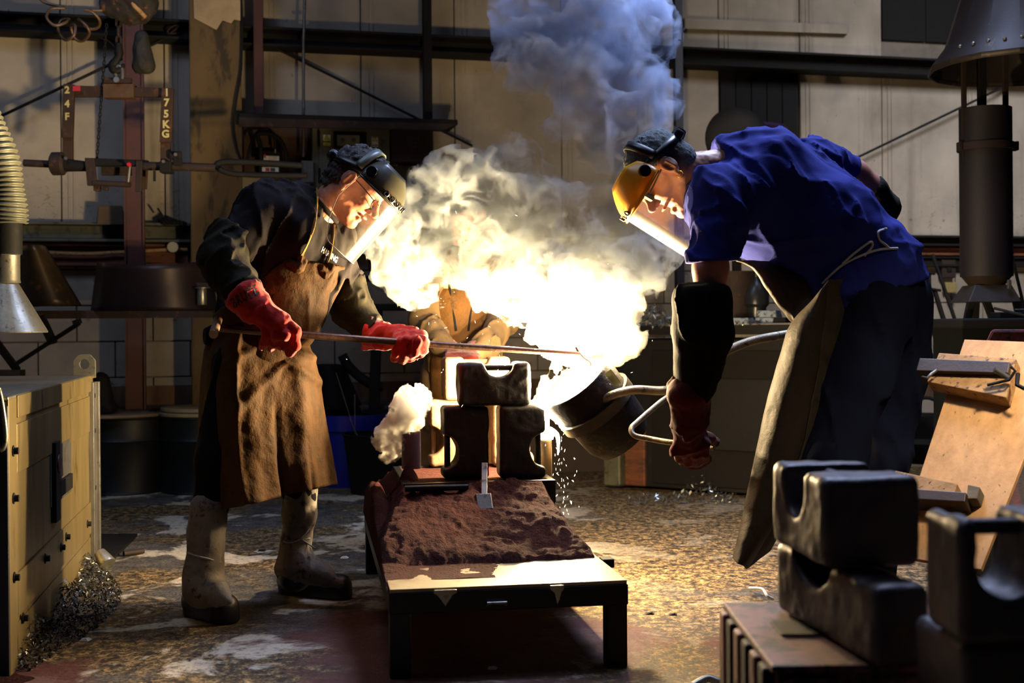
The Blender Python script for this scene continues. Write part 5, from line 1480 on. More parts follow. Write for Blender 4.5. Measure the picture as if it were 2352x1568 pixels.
m_sleeve = surf('dark_felt_sleeve', '2a2617', '18160d', .9, 0, 9, .35, .005, fine=90, c3='0e0d08', t3=.6, spec=.15)
m_sleevek = surf('black_felt_sleeve', '13120f', '0b0a09', .95, 0, 9, .3, fine=90, spec=.1)
m_glove = surf('red_suede_glove', 'c0200e', '8c1208', .85, 0, 9, .35, .004, fine=90, c3='5c0c08', t3=.66, spec=.15, sheen=.2)
m_gloveshade = surf('shaded_red_glove', '560c07', '340704', .85, 0, 9, .35, .004, fine=90, spec=.15, sheen=.1)  # shaded copy of the red glove, its darkness put into the colour
m_spat = surf('pale_leather_spat', '7c756a', '585147', .7, 0, 9, .4, .006, fine=60, c3='3c342a', t3=.6, spec=.3)
m_boot = surf('black_boot_rubber', '121215', '0b0b0d', .45, 0, 12, .3, c3='22221f', t3=.66)
m_hair1 = surf('dark_grey_hair', '1c1a1a', '3a3634', .7, 0, 60, .9, .01, fine=140, c3='5c5650', t3=.6)
m_hair2 = surf('cropped_grey_hair', '23282a', '4a5355', .8, 0, 90, .8, .006, fine=200, c3='6a7475', t3=.58)
m_band1 = surf('grey_green_plastic', '6f7c70', '56625a', .4, 0, 4, .05); m_bandk = surf('black_plastic', '0f0f11', '0a0a0b', .35, 0, 4, .05)
m_guard1 = surf('dark_olive_guard', '3e3c2c', '302e22', .35, 0, 4, .06)
m_guard2 = NT('yellow_guard'); m_guard2.set(color=lin('e0a010'), rough=.35); m_guard2.b.inputs['Transmission Weight'].default_value = .25; m_guard2 = m_guard2.m
m_cord = surf('white_cord', 'a9a9a4', '86867f', .8, 0, 30); m_rope = surf('yellow_string', 'a8873c', '7c6028', .85, 0, 60, .6, fine=200)
def M_visor():
    t = NT('clear_visor'); b = t.b
    gl = t.n('ShaderNodeBsdfGlossy'); gl.inputs['Roughness'].default_value = .16; gl.inputs['Color'].default_value = (1, .98, .92, 1)
    tr = t.n('ShaderNodeBsdfTransparent'); tr.inputs['Color'].default_value = (.93, .93, .90, 1)
    df = t.n('ShaderNodeBsdfDiffuse'); df.inputs['Color'].default_value = (.8, .78, .7, 1)
    lw = t.n('ShaderNodeLayerWeight'); lw.inputs['Blend'].default_value = .35
    m1 = t.n('ShaderNodeMixShader'); m2 = t.n('ShaderNodeMixShader')
    sm = t.ramp(t.noise(26, 6, .7, t.scaled(t.co, (1, 1, .3))), [(.4, .03), (.75, .16)])
    t.l(sm, m1.inputs[0]); t.l(tr.outputs[0], m1.inputs[1]); t.l(df.outputs[0], m1.inputs[2])
    t.l(t.math('MULTIPLY_ADD', lw.outputs['Fresnel'], .75, .05), m2.inputs[0]); t.l(m1.outputs[0], m2.inputs[1]); t.l(gl.outputs[0], m2.inputs[2])
    t.l(m2.outputs[0], t.out.inputs['Surface']); return t.m
m_visor = M_visor()
m_lens = NT('spectacle_lens'); m_lens.set(color=(.9, .9, .9), rough=.05); m_lens.b.inputs['Alpha'].default_value = .15; m_lens = m_lens.m


class Head:
    """local frame: x forward, y left, z up, metres before scaling"""
    def __init__(s, C, fwd, left_hint, scale=1.1):
        s.C = np.asarray(C, float); s.f = nrm(fwd); u = nrm(np.cross(s.f, left_hint)); s.l = np.cross(u, s.f); s.u = u; s.k = scale

    def w(s, p):
        p = np.asarray(p, float).reshape(-1, 3) * s.k
        return s.C + p[:, :1] * s.f + p[:, 1:2] * s.l + p[:, 2:3] * s.u

    def w1(s, *p): return s.w(p)[0]

    def loc(s, q): return np.array([np.dot(np.asarray(q) - s.C, a) for a in (s.f, s.l, s.u)]) / s.k

    def build(s, neck_to, neck_r, mouth_open=0.0):
        """returns (verts, faces) of the head with neck in world space, and the hair cap"""
        nl = s.loc(neck_to)
        g = SDF((-.17, -.13, -.22), (.15, .13, .16), .0034)
        V = lambda *a: np.array(a)
        g.ell(V(-.015, 0, .035), V(.098, .076, .088), k=.01)
        g.ell(V(.03, 0, .01), V(.062, .064, .075), k=.03)
        g.cone(V(.03, 0, -.03), V(.052, 0, -.088 - mouth_open * .5), .052, .034, .03)
        g.ell(V(.074, 0, -.103 - mouth_open), V(.020, .026, .018), k=.02)
        for sy in (-1, 1):
            g.cone(V(-.005, sy * .052, -.05), V(.05, sy * .028, -.09 - mouth_open * .6), .022, .018, .025)
            g.ell(V(.052, sy * .042, -.022), V(.032, .022, .02), k=.02)
            g.cone(V(.078, sy * .012, .026), V(.068, sy * .046, .024), .011, .010, .014)
            g.ell(V(.090, sy * .030, .004), V(.020, .018, .013), k=.014, cut=True)
            g.ell(V(.068, sy * .031, .002), V(.0145, .0145, .0135), k=.003)
            g.cone(V(.078, sy * .020, .0105), V(.075, sy * .043, .0095), .005, .004, .004)
            g.cone(V(.080, sy * .020, -.008), V(.075, sy * .042, -.008), .004, .0035, .005)
            g.ell(V(.098, sy * .013, -.035), V(.012, .008, .008), k=.006)
            g.ell(V(.103, sy * .0075, -.0435), V(.005, .0035, .004), k=.003, cut=True)
            # ear
            R = [nrm(V(.95, sy * .15, -.18)), nrm(V(-.3, sy * 1.0, 0)), nrm(V(.18, 0, 1))]
            e = V(-.012, sy * .078, -.005)
            g.ell(e, V(.020, .010, .034), R, .006); g.ell(e + V(-.004, sy * .008, .006), V(.024, .007, .030), R, .004)
            g.ell(e + V(.002, sy * .015, .002), V(.012, .008, .020), R, .004, cut=True)
            g.cone(e + V(-.008, sy * .012, .016), e + V(-.008, sy * .012, -.014), .004, .003, .004)
            g.ell(e + V(.004, sy * .006, -.032), V(.009, .006, .011), R, .005)
        g.cone(V(.088, 0, .014), V(.113, 0, -.028), .0085, .0125, .010)
        g.ell(V(.115, 0, -.031), V(.011, .011, .009), k=.008)
        mo = mouth_open
        g.cone(V(.092, -.016, -.062), V(.092, .016, -.062), .0075, .0075, .008); g.ell(V(.0985, 0, -.0605), V(.008, .018, .005), k=.006)
        g.cone(V(.086, -.014, -.075 - mo), V(.086, .014, -.075 - mo), .008, .008, .009)
        g.ell(V(.10, 0, -.0675 - mo * .5), V(.022, .024, .002 + mo * .55), k=.004, cut=True)
        for sy in (-1, 1): g.cone(V(.094, sy * .020, -.040), V(.080, sy * .030, -.068), .002, .002, .008, cut=True)
        nb = nl / max(np.linalg.norm(nl), 1e-6) * min(np.linalg.norm(nl), .2)
        g.cone(V(-.03, 0, -.045), nb, .056, neck_r / s.k, .03)
        g.cone(V(-.02, .03, -.06), nb, .02, .02, .02); g.cone(V(-.02, -.03, -.06), nb, .02, .02, .02)
        g.displace(lambda p: .0018 * fbm(p, 55, 2))
        v, f = g.mesh(); v = s.w(v)
        # hair shell
        h = SDF((-.17, -.13, -.14), (.13, .13, .18), .0042)
        h.ell(V(-.016, 0, .040), V(.103, .080, .090), k=.01)
        h.ell(V(-.055, 0, -.01), V(.062, .066, .085), k=.02)
        return v, f, h

    def hair(s, h, name, m, parent, amp, freq, front=.062):
        h.plane(np.array([front, 0, .05]), nrm([1, 0, -.55]), .01)
        h.plane(np.array([-.02, 0, -.055]), nrm([.25, 0, -1]), .01)
        for sy in (-1, 1):
            h.ell(np.array([.035, sy * .085, -.02]), np.array([.055, .03, .052]), k=.01, cut=True)
        h.displace(lambda p: -amp * np.abs(fbm(p * [1, 1, .7], freq, 3)) + amp * .3)
        v, f = h.mesh(); return obj(name, (s.w(v), f), m, parent, smooth=True)

    def shield(s, parent, guard_m, R=.118, xc=.058, top=.052, bot=-.205, px=-.04, sheet=m_visor):
        n = 44; A = math.radians(112); g = []; rows = 16
        for i in range(rows):
            v = i / (rows - 1); r = []
            for j in range(n):
                a = -A + 2 * A * j / (n - 1); q = abs(a) / A
                zb = bot if q < .62 else bot + (top - bot - .03) * .62 * (1 - math.cos((q - .62) / .38 * math.pi / 2))
                z = top + (zb - top) * v
                r.append((xc + R * math.cos(a) + .012 * v * math.cos(a), R * math.sin(a), z))
            g.append(s.w(r))
        sh = obj('visor', MB().grid(g), sheet, parent, smooth=True)
        edge = [g[rows - 1][j] for j in range(n)]
        obj('visor_edge', MB().tube(edge, .0016, 6), m_cord, sh, smooth=60)
        obj('visor_edge', MB().tube([g[i][0] for i in range(rows)], .0014, 6), m_cord, sh, smooth=60)
        # brow guard
        g2 = []
        for i in range(9):
            v = i / 8; r = []
            for j in range(n):
                a = -A * .98 + 2 * A * .98 * j / (n - 1)
                rr = (R + .006) * (1 - .05 * v - .36 * v * v); x = xc - .018 * v + rr * math.cos(a); z = top - .012 + .092 * v
                if abs(a) > 1.45: z -= (abs(a) - 1.45) * .05 * v
                r.append((x, rr * 1.0 * math.sin(a), z))
            g2.append(s.w(r))
        gd = obj('brow_guard', MB().grid(g2), guard_m, parent, smooth=True, solid=.003)
        obj('guard_rim', MB().tube([g2[0][j] for j in range(n)], .004, 8), guard_m, gd, smooth=60)
        # clips, pivots
        b = MB()
        for a in (-1.0, -.75, -.5, -.2, .2, .5):
            c = s.w1(xc + (R + .004) * math.cos(a), (R + .004) * math.sin(a), top + .004); d = s.f * math.cos(a) + s.l * math.sin(a)
            b.lathe(c, d, [(.011, 0), (.013, .004), (.009, .006), (.006, .002)], 14)
        obj('clip', b, m_bandk, gd, smooth=40)
        for sy in (-1, 1):
            c = s.w1(xc + R * math.cos(1.75), sy * (R + .000) * .93, top + .022)
            obj('pivot_knob', MB().lathe(c, s.l * sy, [(0, .016), (.020, .014), (.023, .004), (.023, -.006), (0, -.006)], 20), m_bandk, parent, smooth=40)
        return sh

    def band(s, parent, m, m2, z=.045, tilt=.28):
        ring = lambda a, zz=z: (-.014 + .107 * math.cos(a), .088 * math.sin(a), zz + tilt * -(.107 * math.cos(a)) * -1 * 1.0 if False else zz + tilt * .107 * math.cos(a))
        path = [s.w1(*ring(2 * math.pi * k / 40)) for k in range(40)]
        mb = MB(); g = []
        for dz in (-.013, .013):
            g.append([s.w1(ring(2 * math.pi * k / 40)[0], ring(2 * math.pi * k / 40)[1], ring(2 * math.pi * k / 40)[2] + dz) for k in range(41)])
        obj('headband', mb.grid(g), m2, parent, smooth=True, solid=.006)
        top = [s.w1(-.016, .094 * math.sin(a), .038 + .100 * math.cos(a)) for a in np.linspace(-1.45, 1.45, 24)]
        g = []
        for dx in (-.014, .014): g.append([p + s.f * dx * s.k for p in top])
        obj('crown_strap', MB().grid(g), m, parent, smooth=True, solid=.005)
        kb = s.w1(-.130, 0, z - tilt * .107); obj('ratchet_knob', MB().lathe(kb, -s.f, [(0, .020), (.02, .018), (.024, .006), (.026, -.014), (0, -.014)], 10), m2, parent, smooth=30)
        obj('band_housing', MB().box(kb + s.f * .018, (.05, .10, .032), s.f, s.l, s.u), m2, parent, bevel=.008)


def ground_z(js):
    return js


def glove_hand(name, js_list, parent, m, res=.0048, fold=None, label=None, planes=()):
    """js_list: list of chains of (point, radius)"""
    allj = [j for c in js_list for j in c]; s = sdf_for(allj, res, .03)
    for i, c in enumerate(js_list): s.chain(c, .016 if i == 0 else .006)
    for pt, n in planes: s.plane(pt, n, .003)
    s.displace(fold or lumps(26, .0035, 3))
    v, f = s.mesh(); return obj(name, (v, f), m, parent, smooth=True, label=label)

DN = np.array([0, 1.0, 0])   # depth axis (away from the camera)

# ------------------------------------------------------------------ left man
p1 = empty('person', FP(600, 1400), 'man in black T-shirt and brown leather apron stooping left of the mould', 'person')
neck1 = P(735, 490, 4.78)
H1 = Head(P(820, 426, 4.80), (.74, -.10, -.74), (0, 1, 0), 1.13)
hv, hf, hh1 = H1.build(neck1, .062)
js = [[J(740, 480, 4.78, 38), J(665, 560, 4.79, 70), J(610, 680, 4.78, 60), J(580, 800, 4.80, 50)],
      [J(600, 495, 4.68, 34), J(512, 596, 4.52, 26), J(600, 705, 4.47, 20), J(640, 748, 4.48, 20)],
      [J(750, 560, 4.90, 34), J(800, 700, 4.96, 25), J(890, 772, 4.90, 19), J(945, 790, 4.82, 18)],
      [J(560, 820, 4.72, 40), J(500, 1090, 4.62, 34), J(475, 1375, 4.60, 20)],
      [J(605, 820, 4.88, 52), J(686, 1080, 4.96, 28), J(684, 1220, 4.97, 22), J(680, 1325, 4.97, 18)]]
s = sdf_for([j for c in js for j in c], .012, .04)
for c in js: s.chain(c, .03)
bv, bf = s.mesh()
v = np.concatenate([bv, hv]); f = np.concatenate([bf, hf + len(bv)])
obj('body', (v, f), m_skin, p1, smooth=True)
H1.hair(hh1, 'hair', m_hair1, p1, .014, 42)
H1.shield(p1, m_guard1, R=.112, xc=.052, top=.045, bot=-.195)
H1.band(p1, m_band1, m_bandk)
# spectacles
gp = MB()
for sy in (-1, 1):
    c = (.098, sy * .031, -.002)
    gp.tube([H1.w1(c[0] - .006 * abs(math.cos(a)), c[1] + .024 * math.cos(a), c[2] + .017 * math.sin(a)) for a in np.linspace(0, 6.283, 20)[:-1]], .0018, 6, closed=True)
    gp.tube([H1.w1(.093, sy * .054, .004), H1.w1(.04, sy * .078, .010), H1.w1(-.015, sy * .082, .012)], .0018, 6)
gp.tube([H1.w1(.102, -.009, .004), H1.w1(.104, .009, .004)], .0018, 6)
obj('spectacles', gp, m_bandk, p1, smooth=60)

# black T-shirt
js = [J(600, 492, 4.67, 62), J(760, 552, 4.88, 56), J(655, 545, 4.78, 104), J(612, 680, 4.77, 100), J(572, 800, 4.77, 88)]
s = sdf_for(js + [J(548, 560, 4.58, 60), J(800, 640, 4.97, 50)], .0075, .05)
s.cone(*[js[0][0], js[1][0], js[0][1], js[1][1]], k=.06)
s.cone(P(690, 462, 4.77), P(640, 480, 4.74), .065, .080, .07)
s.cone(P(640, 500, 4.78), P(655, 545, 4.79), .105, .165, .06)
s.chain(js[2:], .06)
s.cone(P(735, 600, 4.84), P(660, 740, 4.80), .105, .110, .06)
s.cone(P(602, 488, 4.66), P(546, 556, 4.58), .100, .078, .035)
s.cone(P(772, 568, 4.90), P(792, 640, 4.96), .074, .062, .03)

s.displace(folds(nrm([-.45, .1, -.8]), 13, .013, 5, 3.0), .05)
s.displace(folds(nrm([.3, 0, -1]), 7, .014, 4, 9.0), .05)
s.displace(lumps(6, .008), .05)
# neck opening
s.cone(P(738, 478, 4.79), P(800, 420, 4.80), .074, .085, .004, cut=True)
v, f = s.mesh()
shirt1 = obj('t_shirt', (v, f), m_shirtk, p1, smooth=True)
B1 = bvh_of(shirt1)
col = [P(738 + 45 * math.cos(a) * .55 - 4, 478 + 45 * math.sin(a) * .9 + 6, 4.79 + .08 * math.sin(a + .4) * -1) for a in np.linspace(0, 2 * math.pi, 30)[:-1]]
ring = []
cdir = nrm(P(800, 420, 4.80) - P(738, 478, 4.79)); cx_, cy_, _ = frame(cdir)
obj('collar', MB().tube([P(741, 475, 4.79) + .076 * (cx_ * math.cos(a) + cy_ * math.sin(a)) for a in np.linspace(0, 2 * math.pi, 36)[:-1]], .010, 8, closed=True), m_shirtk, p1, smooth=60)

# trousers
js1 = [J(575, 790, 4.78, 84), J(555, 840, 4.70, 66), J(500, 1060, 4.63, 50), J(484, 1165, 4.62, 43)]
js2 = [J(590, 800, 4.84, 80), J(615, 850, 4.88, 64), J(672, 1050, 4.95, 48), J(690, 1140, 4.97, 40)]
s = sdf_for(js1 + js2, .011, .04); s.chain(js1, .04); s.chain(js2, .04); s.displace(folds((0, 0, 1), 9, .01))
v, f = s.mesh(); obj('trousers', (v, f), m_blackt, p1, smooth=True)

# felt sleeves
js = [J(532, 548, 4.575, 54), J(511, 597, 4.52, 53), J(556, 668, 4.475, 46)]
s = sdf_for(js, .0065, .04); s.chain(js, .03)
s.plane(P(548, 538, 4.58), nrm(P(585, 500, 4.62) - P(520, 585, 4.54)), .004)
s.displace(folds(nrm([.7, 0, .5]), 12, .013, 3, 1.0)); s.displace(lumps(9, .006))
v, f = s.mesh(); sl1 = obj('protective_sleeve', (v, f), m_sleeve, p1, smooth=True)
js = [J(796, 648, 4.965, 41), J(802, 700, 4.97, 46), J(856, 764, 4.93, 33)]
s = sdf_for(js, .0065, .04); s.chain(js, .03)
s.plane(P(796, 636, 4.96), nrm(P(790, 600, 4.96) - P(800, 700, 4.97)), .004)
s.displace(folds(nrm([.7, 0, .6]), 12, .012, 3, 6.0))
v, f = s.mesh(); obj('protective_sleeve', (v, f), m_sleeve, p1, smooth=True)

# red gloves. near hand: gauntlet then palm, four bent fingers over the rod, thumb on the far side
g1 = glove_hand('glove', [
    [J(560, 678, 4.46, 47), J(585, 705, 4.45, 38), J(606, 722, 4.44, 28), J(640, 742, 4.44, 29)],
    [J(655, 738, 4.44, 16), J(678, 762, 4.44, 14.5), J(677, 790, 4.46, 12.5), J(668, 811, 4.49, 10)],
    [J(643, 745, 4.43, 15), J(655, 768, 4.42, 14), J(652, 788, 4.46, 12.5), J(645, 796, 4.52, 11)],
    [J(626, 745, 4.43, 15), J(635, 769, 4.42, 13.5), J(630, 789, 4.46, 12), J(624, 797, 4.52, 10.5)],
    [J(609, 740, 4.43, 14), J(614, 768, 4.43, 12.5), J(606, 788, 4.46, 11), J(600, 797, 4.51, 10)],
    [J(622, 728, 4.50, 15), J(648, 744, 4.57, 13), J(666, 760, 4.60, 11)]],
    p1, m_glove, .0045, lambda p: .005 * fbm(p, 20, 3) + folds(nrm([.5, 0, .6]), 16, .006)(p),
    planes=[(P(545, 665, 4.46), nrm(P(530, 640, 4.46) - P(600, 722, 4.45)))])
g2 = glove_hand('glove', [
    [J(842, 766, 4.93, 37), J(880, 772, 4.90, 31), J(912, 776, 4.86, 26), J(945, 786, 4.83, 27)],
    [J(966, 770, 4.83, 15), J(972, 784, 4.77, 14), J(970, 802, 4.77, 13), J(960, 815, 4.82, 11.5)],
    [J(950, 768, 4.82, 14), J(954, 782, 4.755, 13.5), J(951, 806, 4.76, 13), J(944, 822, 4.81, 11)],
    [J(933, 768, 4.82, 14), J(935, 782, 4.75, 13.5), J(931, 808, 4.755, 12.5), J(925, 825, 4.80, 11)],
    [J(918, 772, 4.82, 13), J(917, 786, 4.75, 12), J(913, 808, 4.755, 11.5), J(908, 822, 4.79, 10)],
    [J(900, 760, 4.86, 15), J(925, 757, 4.86, 13), J(950, 761, 4.86, 11)]],
    p1, m_glove, .0045, lambda p: .005 * fbm(p, 22, 3) + folds(nrm([.4, 0, 1]), 18, .006)(p),
    planes=[(P(838, 764, 4.93), nrm(P(800, 755, 4.93) - P(900, 775, 4.9)))])
BG = bvh_of(g1)
v, fT = text_mesh('BRUCE', 1.0, bold=.018, spacing=1.1)
mp = []
for q in v:
    t = (q[0] - v[:, 0].min()) / np.ptp(v[:, 0]); h_ = (q[1] - v[:, 1].min()) / np.ptp(v[:, 1]) - .5   # along the cuff
    x = 533 + 58 * t + h_ * -10; y = 698 - 36 * t - h_ * 22
    mp.append(snap(x, y, BG, .0018, 4.4))
obj('lettering', MB().raw(mp, fT), m_blk, p1)
v, fT = text_mesh('HARLING', 1.0, bold=.03)
mp = []
for q in v:
    t = (q[0] - v[:, 0].min()) / np.ptp(v[:, 0]); h_ = (q[1] - v[:, 1].min()) / np.ptp(v[:, 1]) - .5; x = 740 + 35 * t + h_ * 5; y = 572 + 26 * t - h_ * 13; mp.append(snap(x, y, B1, .003))
obj('lettering', MB().raw(mp, fT), m_white, p1)

# leather apron, bib over the chest
js = [J(600, 492, 4.67, 62), J(760, 552, 4.88, 56), J(655, 545, 4.78, 104), J(612, 680, 4.77, 100), J(572, 800, 4.77, 88)]
s = sdf_for(js, .0075, .05)
s.cone(P(735, 600, 4.84), P(660, 740, 4.80), .113, .118, .06)
s.cone(P(655, 560, 4.78), P(612, 700, 4.765), .165, .168, .06); s.cone(P(612, 700, 4.765), P(585, 800, 4.76), .168, .150, .06)
s.offset(.006)
s.displace(folds(nrm([.35, -.1, -.9]), 6, .012, 4, 5.0)); s.displace(lumps(9, .004))
def camplane(pa, pb, keep):
    """plane through the camera and two pixels; keeps the side holding the pixel `keep`"""
    c = np.array([0, 0, CAMZ]); a = P(*pa, 4.7) - c; b = P(*pb, 4.7) - c; n = nrm(np.cross(a, b)); k = P(*keep, 4.7) - c
    return c, (n if np.dot(k, n) < 0 else -n)
s.plane(*camplane((648, 592), (795, 612), (700, 700)), .003)
s.plane(*camplane((662, 590), (560, 668), (700, 700)), .003)
s.plane(P(600, 700, 4.82), nrm([-.35, 1, .0]), .003)
v, f = s.mesh(); bib = obj('apron_bib', (v, f), m_leather, p1, smooth=True)
BB = bvh_of(bib)
# skirt of the apron: a hanging sheet round the front, folds growing to the hem
rows, n = 76, 150
sec = np.array(catmull([np.array(q, float) for q in ((.10, 5.0), (.0, 4.84), (.035, 4.66), (.27, 4.50), (.36, 4.52), (.62, 4.60), (.88, 4.70), (1.0, 4.84), (.97, 4.97))], 16))
sl_ = np.concatenate([[0], np.cumsum(np.hypot(np.diff(sec[:, 0]) * .44, np.diff(sec[:, 1])))])
un = np.linspace(0, sl_[-1], n); cx0 = np.interp(un, sl_, sec[:, 0]); cd0 = np.interp(un, sl_, sec[:, 1])
tx = np.gradient(cx0 * .44); td = np.gradient(cd0); ln = np.hypot(tx, td); ox, od = td / ln, -tx / ln    # outward normal
lv = np.array([(748, 488, 702, .72), (800, 470, 710, .80), (850, 464, 724, .88), (920, 461, 736, .95), (1000, 461, 746, 1.0), (1080, 466, 756, 1.03), (1145, 476, 766, 1.05)])
g = np.zeros((rows, n, 3)); uu = np.linspace(0, 1, n)
for i in range(rows):
    t = i / (rows - 1); y0, xl, xr, dk = [np.interp(t * 6, range(7), lv[:, q]) for q in range(4)]
    hemy = y0 + t * (34 - 66 * cx0)
    fold = t ** 1.5 * (.020 * np.sin(uu * 34 + .8 + 1.5 * t) + .010 * np.sin(uu * 61 + 2 * t))
    diag = .012 * np.exp(-((t - .10 - .42 * np.abs(cx0 - .62)) / .035) ** 2) * (cx0 > .2) + .010 * np.exp(-((t - .30 - .5 * np.abs(cx0 - .75)) / .03) ** 2) * (cx0 > .25)
    cr = -.034 * np.exp(-((cx0 - .60 - .04 * t) / .028) ** 2) * np.clip(t - .5, 0, 1) * 2.2 * (od < 0) - .024 * np.exp(-((cx0 - .84) / .025) ** 2) * np.clip(t - .62, 0, 1) * 2.2 * (od < 0)
    off = fold * .6 + diag + cr
    for j in range(n):
        D_ = 4.84 + (cd0[j] - 4.84) * dk + off[j] * od[j]
        p_ = P(xl + (xr - xl) * cx0[j], hemy[j], D_); p_[0] += off[j] * ox[j]; g[i, j] = p_
g += (fbm(g, 9, 4) * .008)[..., None] * np.array([.5, -1, 0])
sk_ = obj('apron_skirt', MB().grid(g), m_leather, p1, smooth=True, solid=.004)
# folded leather patches where the straps are tied
def pouch(pts, D0, label=None):
    js = [(snap(x, y, [BB, B1], -.002), r / F * 4.7) for x, y, r in pts]; s = sdf_for(js, .004, .03); s.chain(js, .01)
    s.displace(lambda p: .004 * fbm(p, 40, 3) + folds(nrm([.2, 0, 1]), 24, .004)(p)); v, f = s.mesh(); obj('strap_patch', (v, f), m_leather, p1, smooth=True)
pouch([(668, 604, 10), (684, 612, 15), (694, 600, 9), (688, 590, 6)], 4.6)
pouch([(738, 618, 10), (747, 628, 11), (760, 616, 10), (775, 612, 4)], 4.7)
for pts in (((728, 432), (728, 470), (722, 520), (706, 562), (692, 592)), ((724, 500), (710, 552), (690, 590)), ((768, 516), (766, 545), (760, 580), (752, 604))):
    obj('neck_string', MB().tube(catmull([snap(x, y, [B1, BB], .006, 4.74) for x, y in pts]), .0034, 6), m_rope, p1, smooth=60)
obj('waist_knot', MB().lathe(P(488, 772, 4.72), (-1, -.5, 0), [(0, .03), (.03, .03), (.045, .0), (.03, -.03), (0, -.03)], 10), m_blackt, p1, smooth=60)

# spats and boots
def spat(js, js2, strY, D, xr, m=m_spat):
    s = sdf_for(js + js2, .0065, .04); s.chain(js, .02); s.chain(js2, .03)
    s.displace(folds(nrm([.25, 0, 1]), 10, .008, 4)); s.displace(lumps(16, .004))
    v, f = s.mesh(); o = obj('spat', (v, f), m, p1, smooth=True); b = bvh_of(o)
    pts = [snap(x, y, b, .002, D) for x, y in strY]; obj('string_tie', MB().tube(catmull(pts), .0032, 6), m_cord, o, smooth=60)
    return b
spat([J(481, 1166, 4.60, 43), J(474, 1240, 4.59, 41), J(468, 1300, 4.58, 40), J(466, 1350, 4.58, 47)], [J(478, 1352, 4.56, 42), J(504, 1366, 4.51, 24), J(524, 1380, 4.48, 10)],
     [(429, 1268), (450, 1276), (480, 1283), (508, 1292)], 4.55, 0)
bs = spat([J(689, 1122, 4.97, 41), J(690, 1180, 4.97, 38), J(682, 1240, 4.97, 32), J(678, 1300, 4.97, 44)], [J(690, 1300, 4.95, 40), J(735, 1318, 4.92, 24), J(778, 1340, 4.88, 10)],
     [(650, 1243), (668, 1246), (692, 1238), (712, 1236)], 4.9, 0)
for pts in (((692, 1236), (704, 1224), (712, 1214), (708, 1224), (694, 1238)), ((692, 1238), (708, 1248), (725, 1260))):
    obj('string_bow', MB().tube([snap(x, y, bs, .006, 4.9) for x, y in pts], .003, 6), m_cord, p1, smooth=60)
def boot(heel, toe, r0, r1, upper):
    heel = np.asarray(heel); toe = np.asarray(toe); heel = heel * [1, 1, 0]; toe = toe * [1, 1, 0]
    js = [(heel + UP * .052, r0), (toe + UP * .05, r1)]; s = sdf_for(js + upper, .006, .05)
    s.cone(heel + UP * .056, toe + UP * .050, r0, r1, .02); s.chain([(heel + UP * .06, r0)] + upper, .03)
    s.cone(heel + UP * .016, toe + UP * .016, r0 * 1.02, r1 * 1.02, .012)
    s.plane(np.array([0, 0, .002]), (0, 0, -1), .003)
    v, f = s.mesh(); b_ = obj('boot', (v, f), m_boot, p1, smooth=True); return b_
boot(FP(452, 1412), FP(514, 1428), .050, .058, [J(466, 1350, 4.57, 30)])
boot(FP(668, 1362), FP(782, 1374), .050, .047, [J(678, 1320, 4.96, 38)])

# ------------------------------------------------------------------ blue man
p2 = empty('person', FP(1900, 1430), 'man in blue T-shirt bending low over the ladle handle with a yellow visor', 'person')
neck2 = P(1650, 385, 4.54)
H2 = Head(P(1521, 396, 4.50), (-.50, -.02, -.86), (0, -1, 0), 1.15)
hv, hf, hh2 = H2.build(neck2, .065, mouth_open=.014)
js = [[J(1650, 385, 4.54, 42), J(1780, 450, 4.58, 84), J(1900, 540, 4.62, 84), J(2005, 640, 4.66, 86)],
      [J(1655, 470, 4.42, 46), J(1632, 560, 4.34, 34), J(1632, 615, 4.33, 39), J(1628, 690, 4.32, 34), J(1590, 900, 4.36, 26), J(1586, 960, 4.41, 20)],
      [J(1870, 380, 4.78, 40), J(1935, 388, 4.86, 31), J(1962, 402, 4.87, 33), J(1998, 436, 4.90, 33), J(2020, 490, 4.94, 30), J(1930, 640, 5.02, 24), J(1850, 752, 5.0, 22)],
      [J(2000, 690, 4.58, 74), J(1900, 1060, 4.46, 50), J(1850, 1370, 4.48, 26)],
      [J(2040, 700, 4.78, 74), J(2010, 1050, 4.80, 48), J(2000, 1340, 4.84, 26)]]
s = sdf_for([j for c in js for j in c], .012, .04)
for c in js: s.chain(c, .03)
bv, bf = s.mesh(); v = np.concatenate([bv, hv]); f = np.concatenate([bf, hf + len(bv)])
obj('body', (v, f), m_skin2, p2, smooth=True)
H2.hair(hh2, 'hair', m_hair2, p2, .004, 90, front=.07)
H2.shield(p2, m_guard2, R=.118, xc=.064, top=.030, bot=-.225)
H2.band(p2, m_bandk, m_bandk)
gp = MB()
for sy in (-1, 1):
    gp.box(H2.w1(.094, sy * .034, .0), (.014, .050, .034), H2.f, H2.l, H2.u)
    gp.tube([H2.w1(.088, sy * .060, .004), H2.w1(-.01, sy * .084, .012)], .003, 6)
obj('dark_spectacles', gp, m_bandk, p2, bevel=.003)
obj('earring', MB().tube([H2.w1(-.006 + .010 * math.cos(a), .088, -.046 + .010 * math.sin(a)) for a in np.linspace(0, 6.283, 14)[:-1]], .0016, 6, closed=True), surf('gold_ring', 'd8a840', 'b08020', .25, 1.0, 5, 0), p2, smooth=60)
b = H2
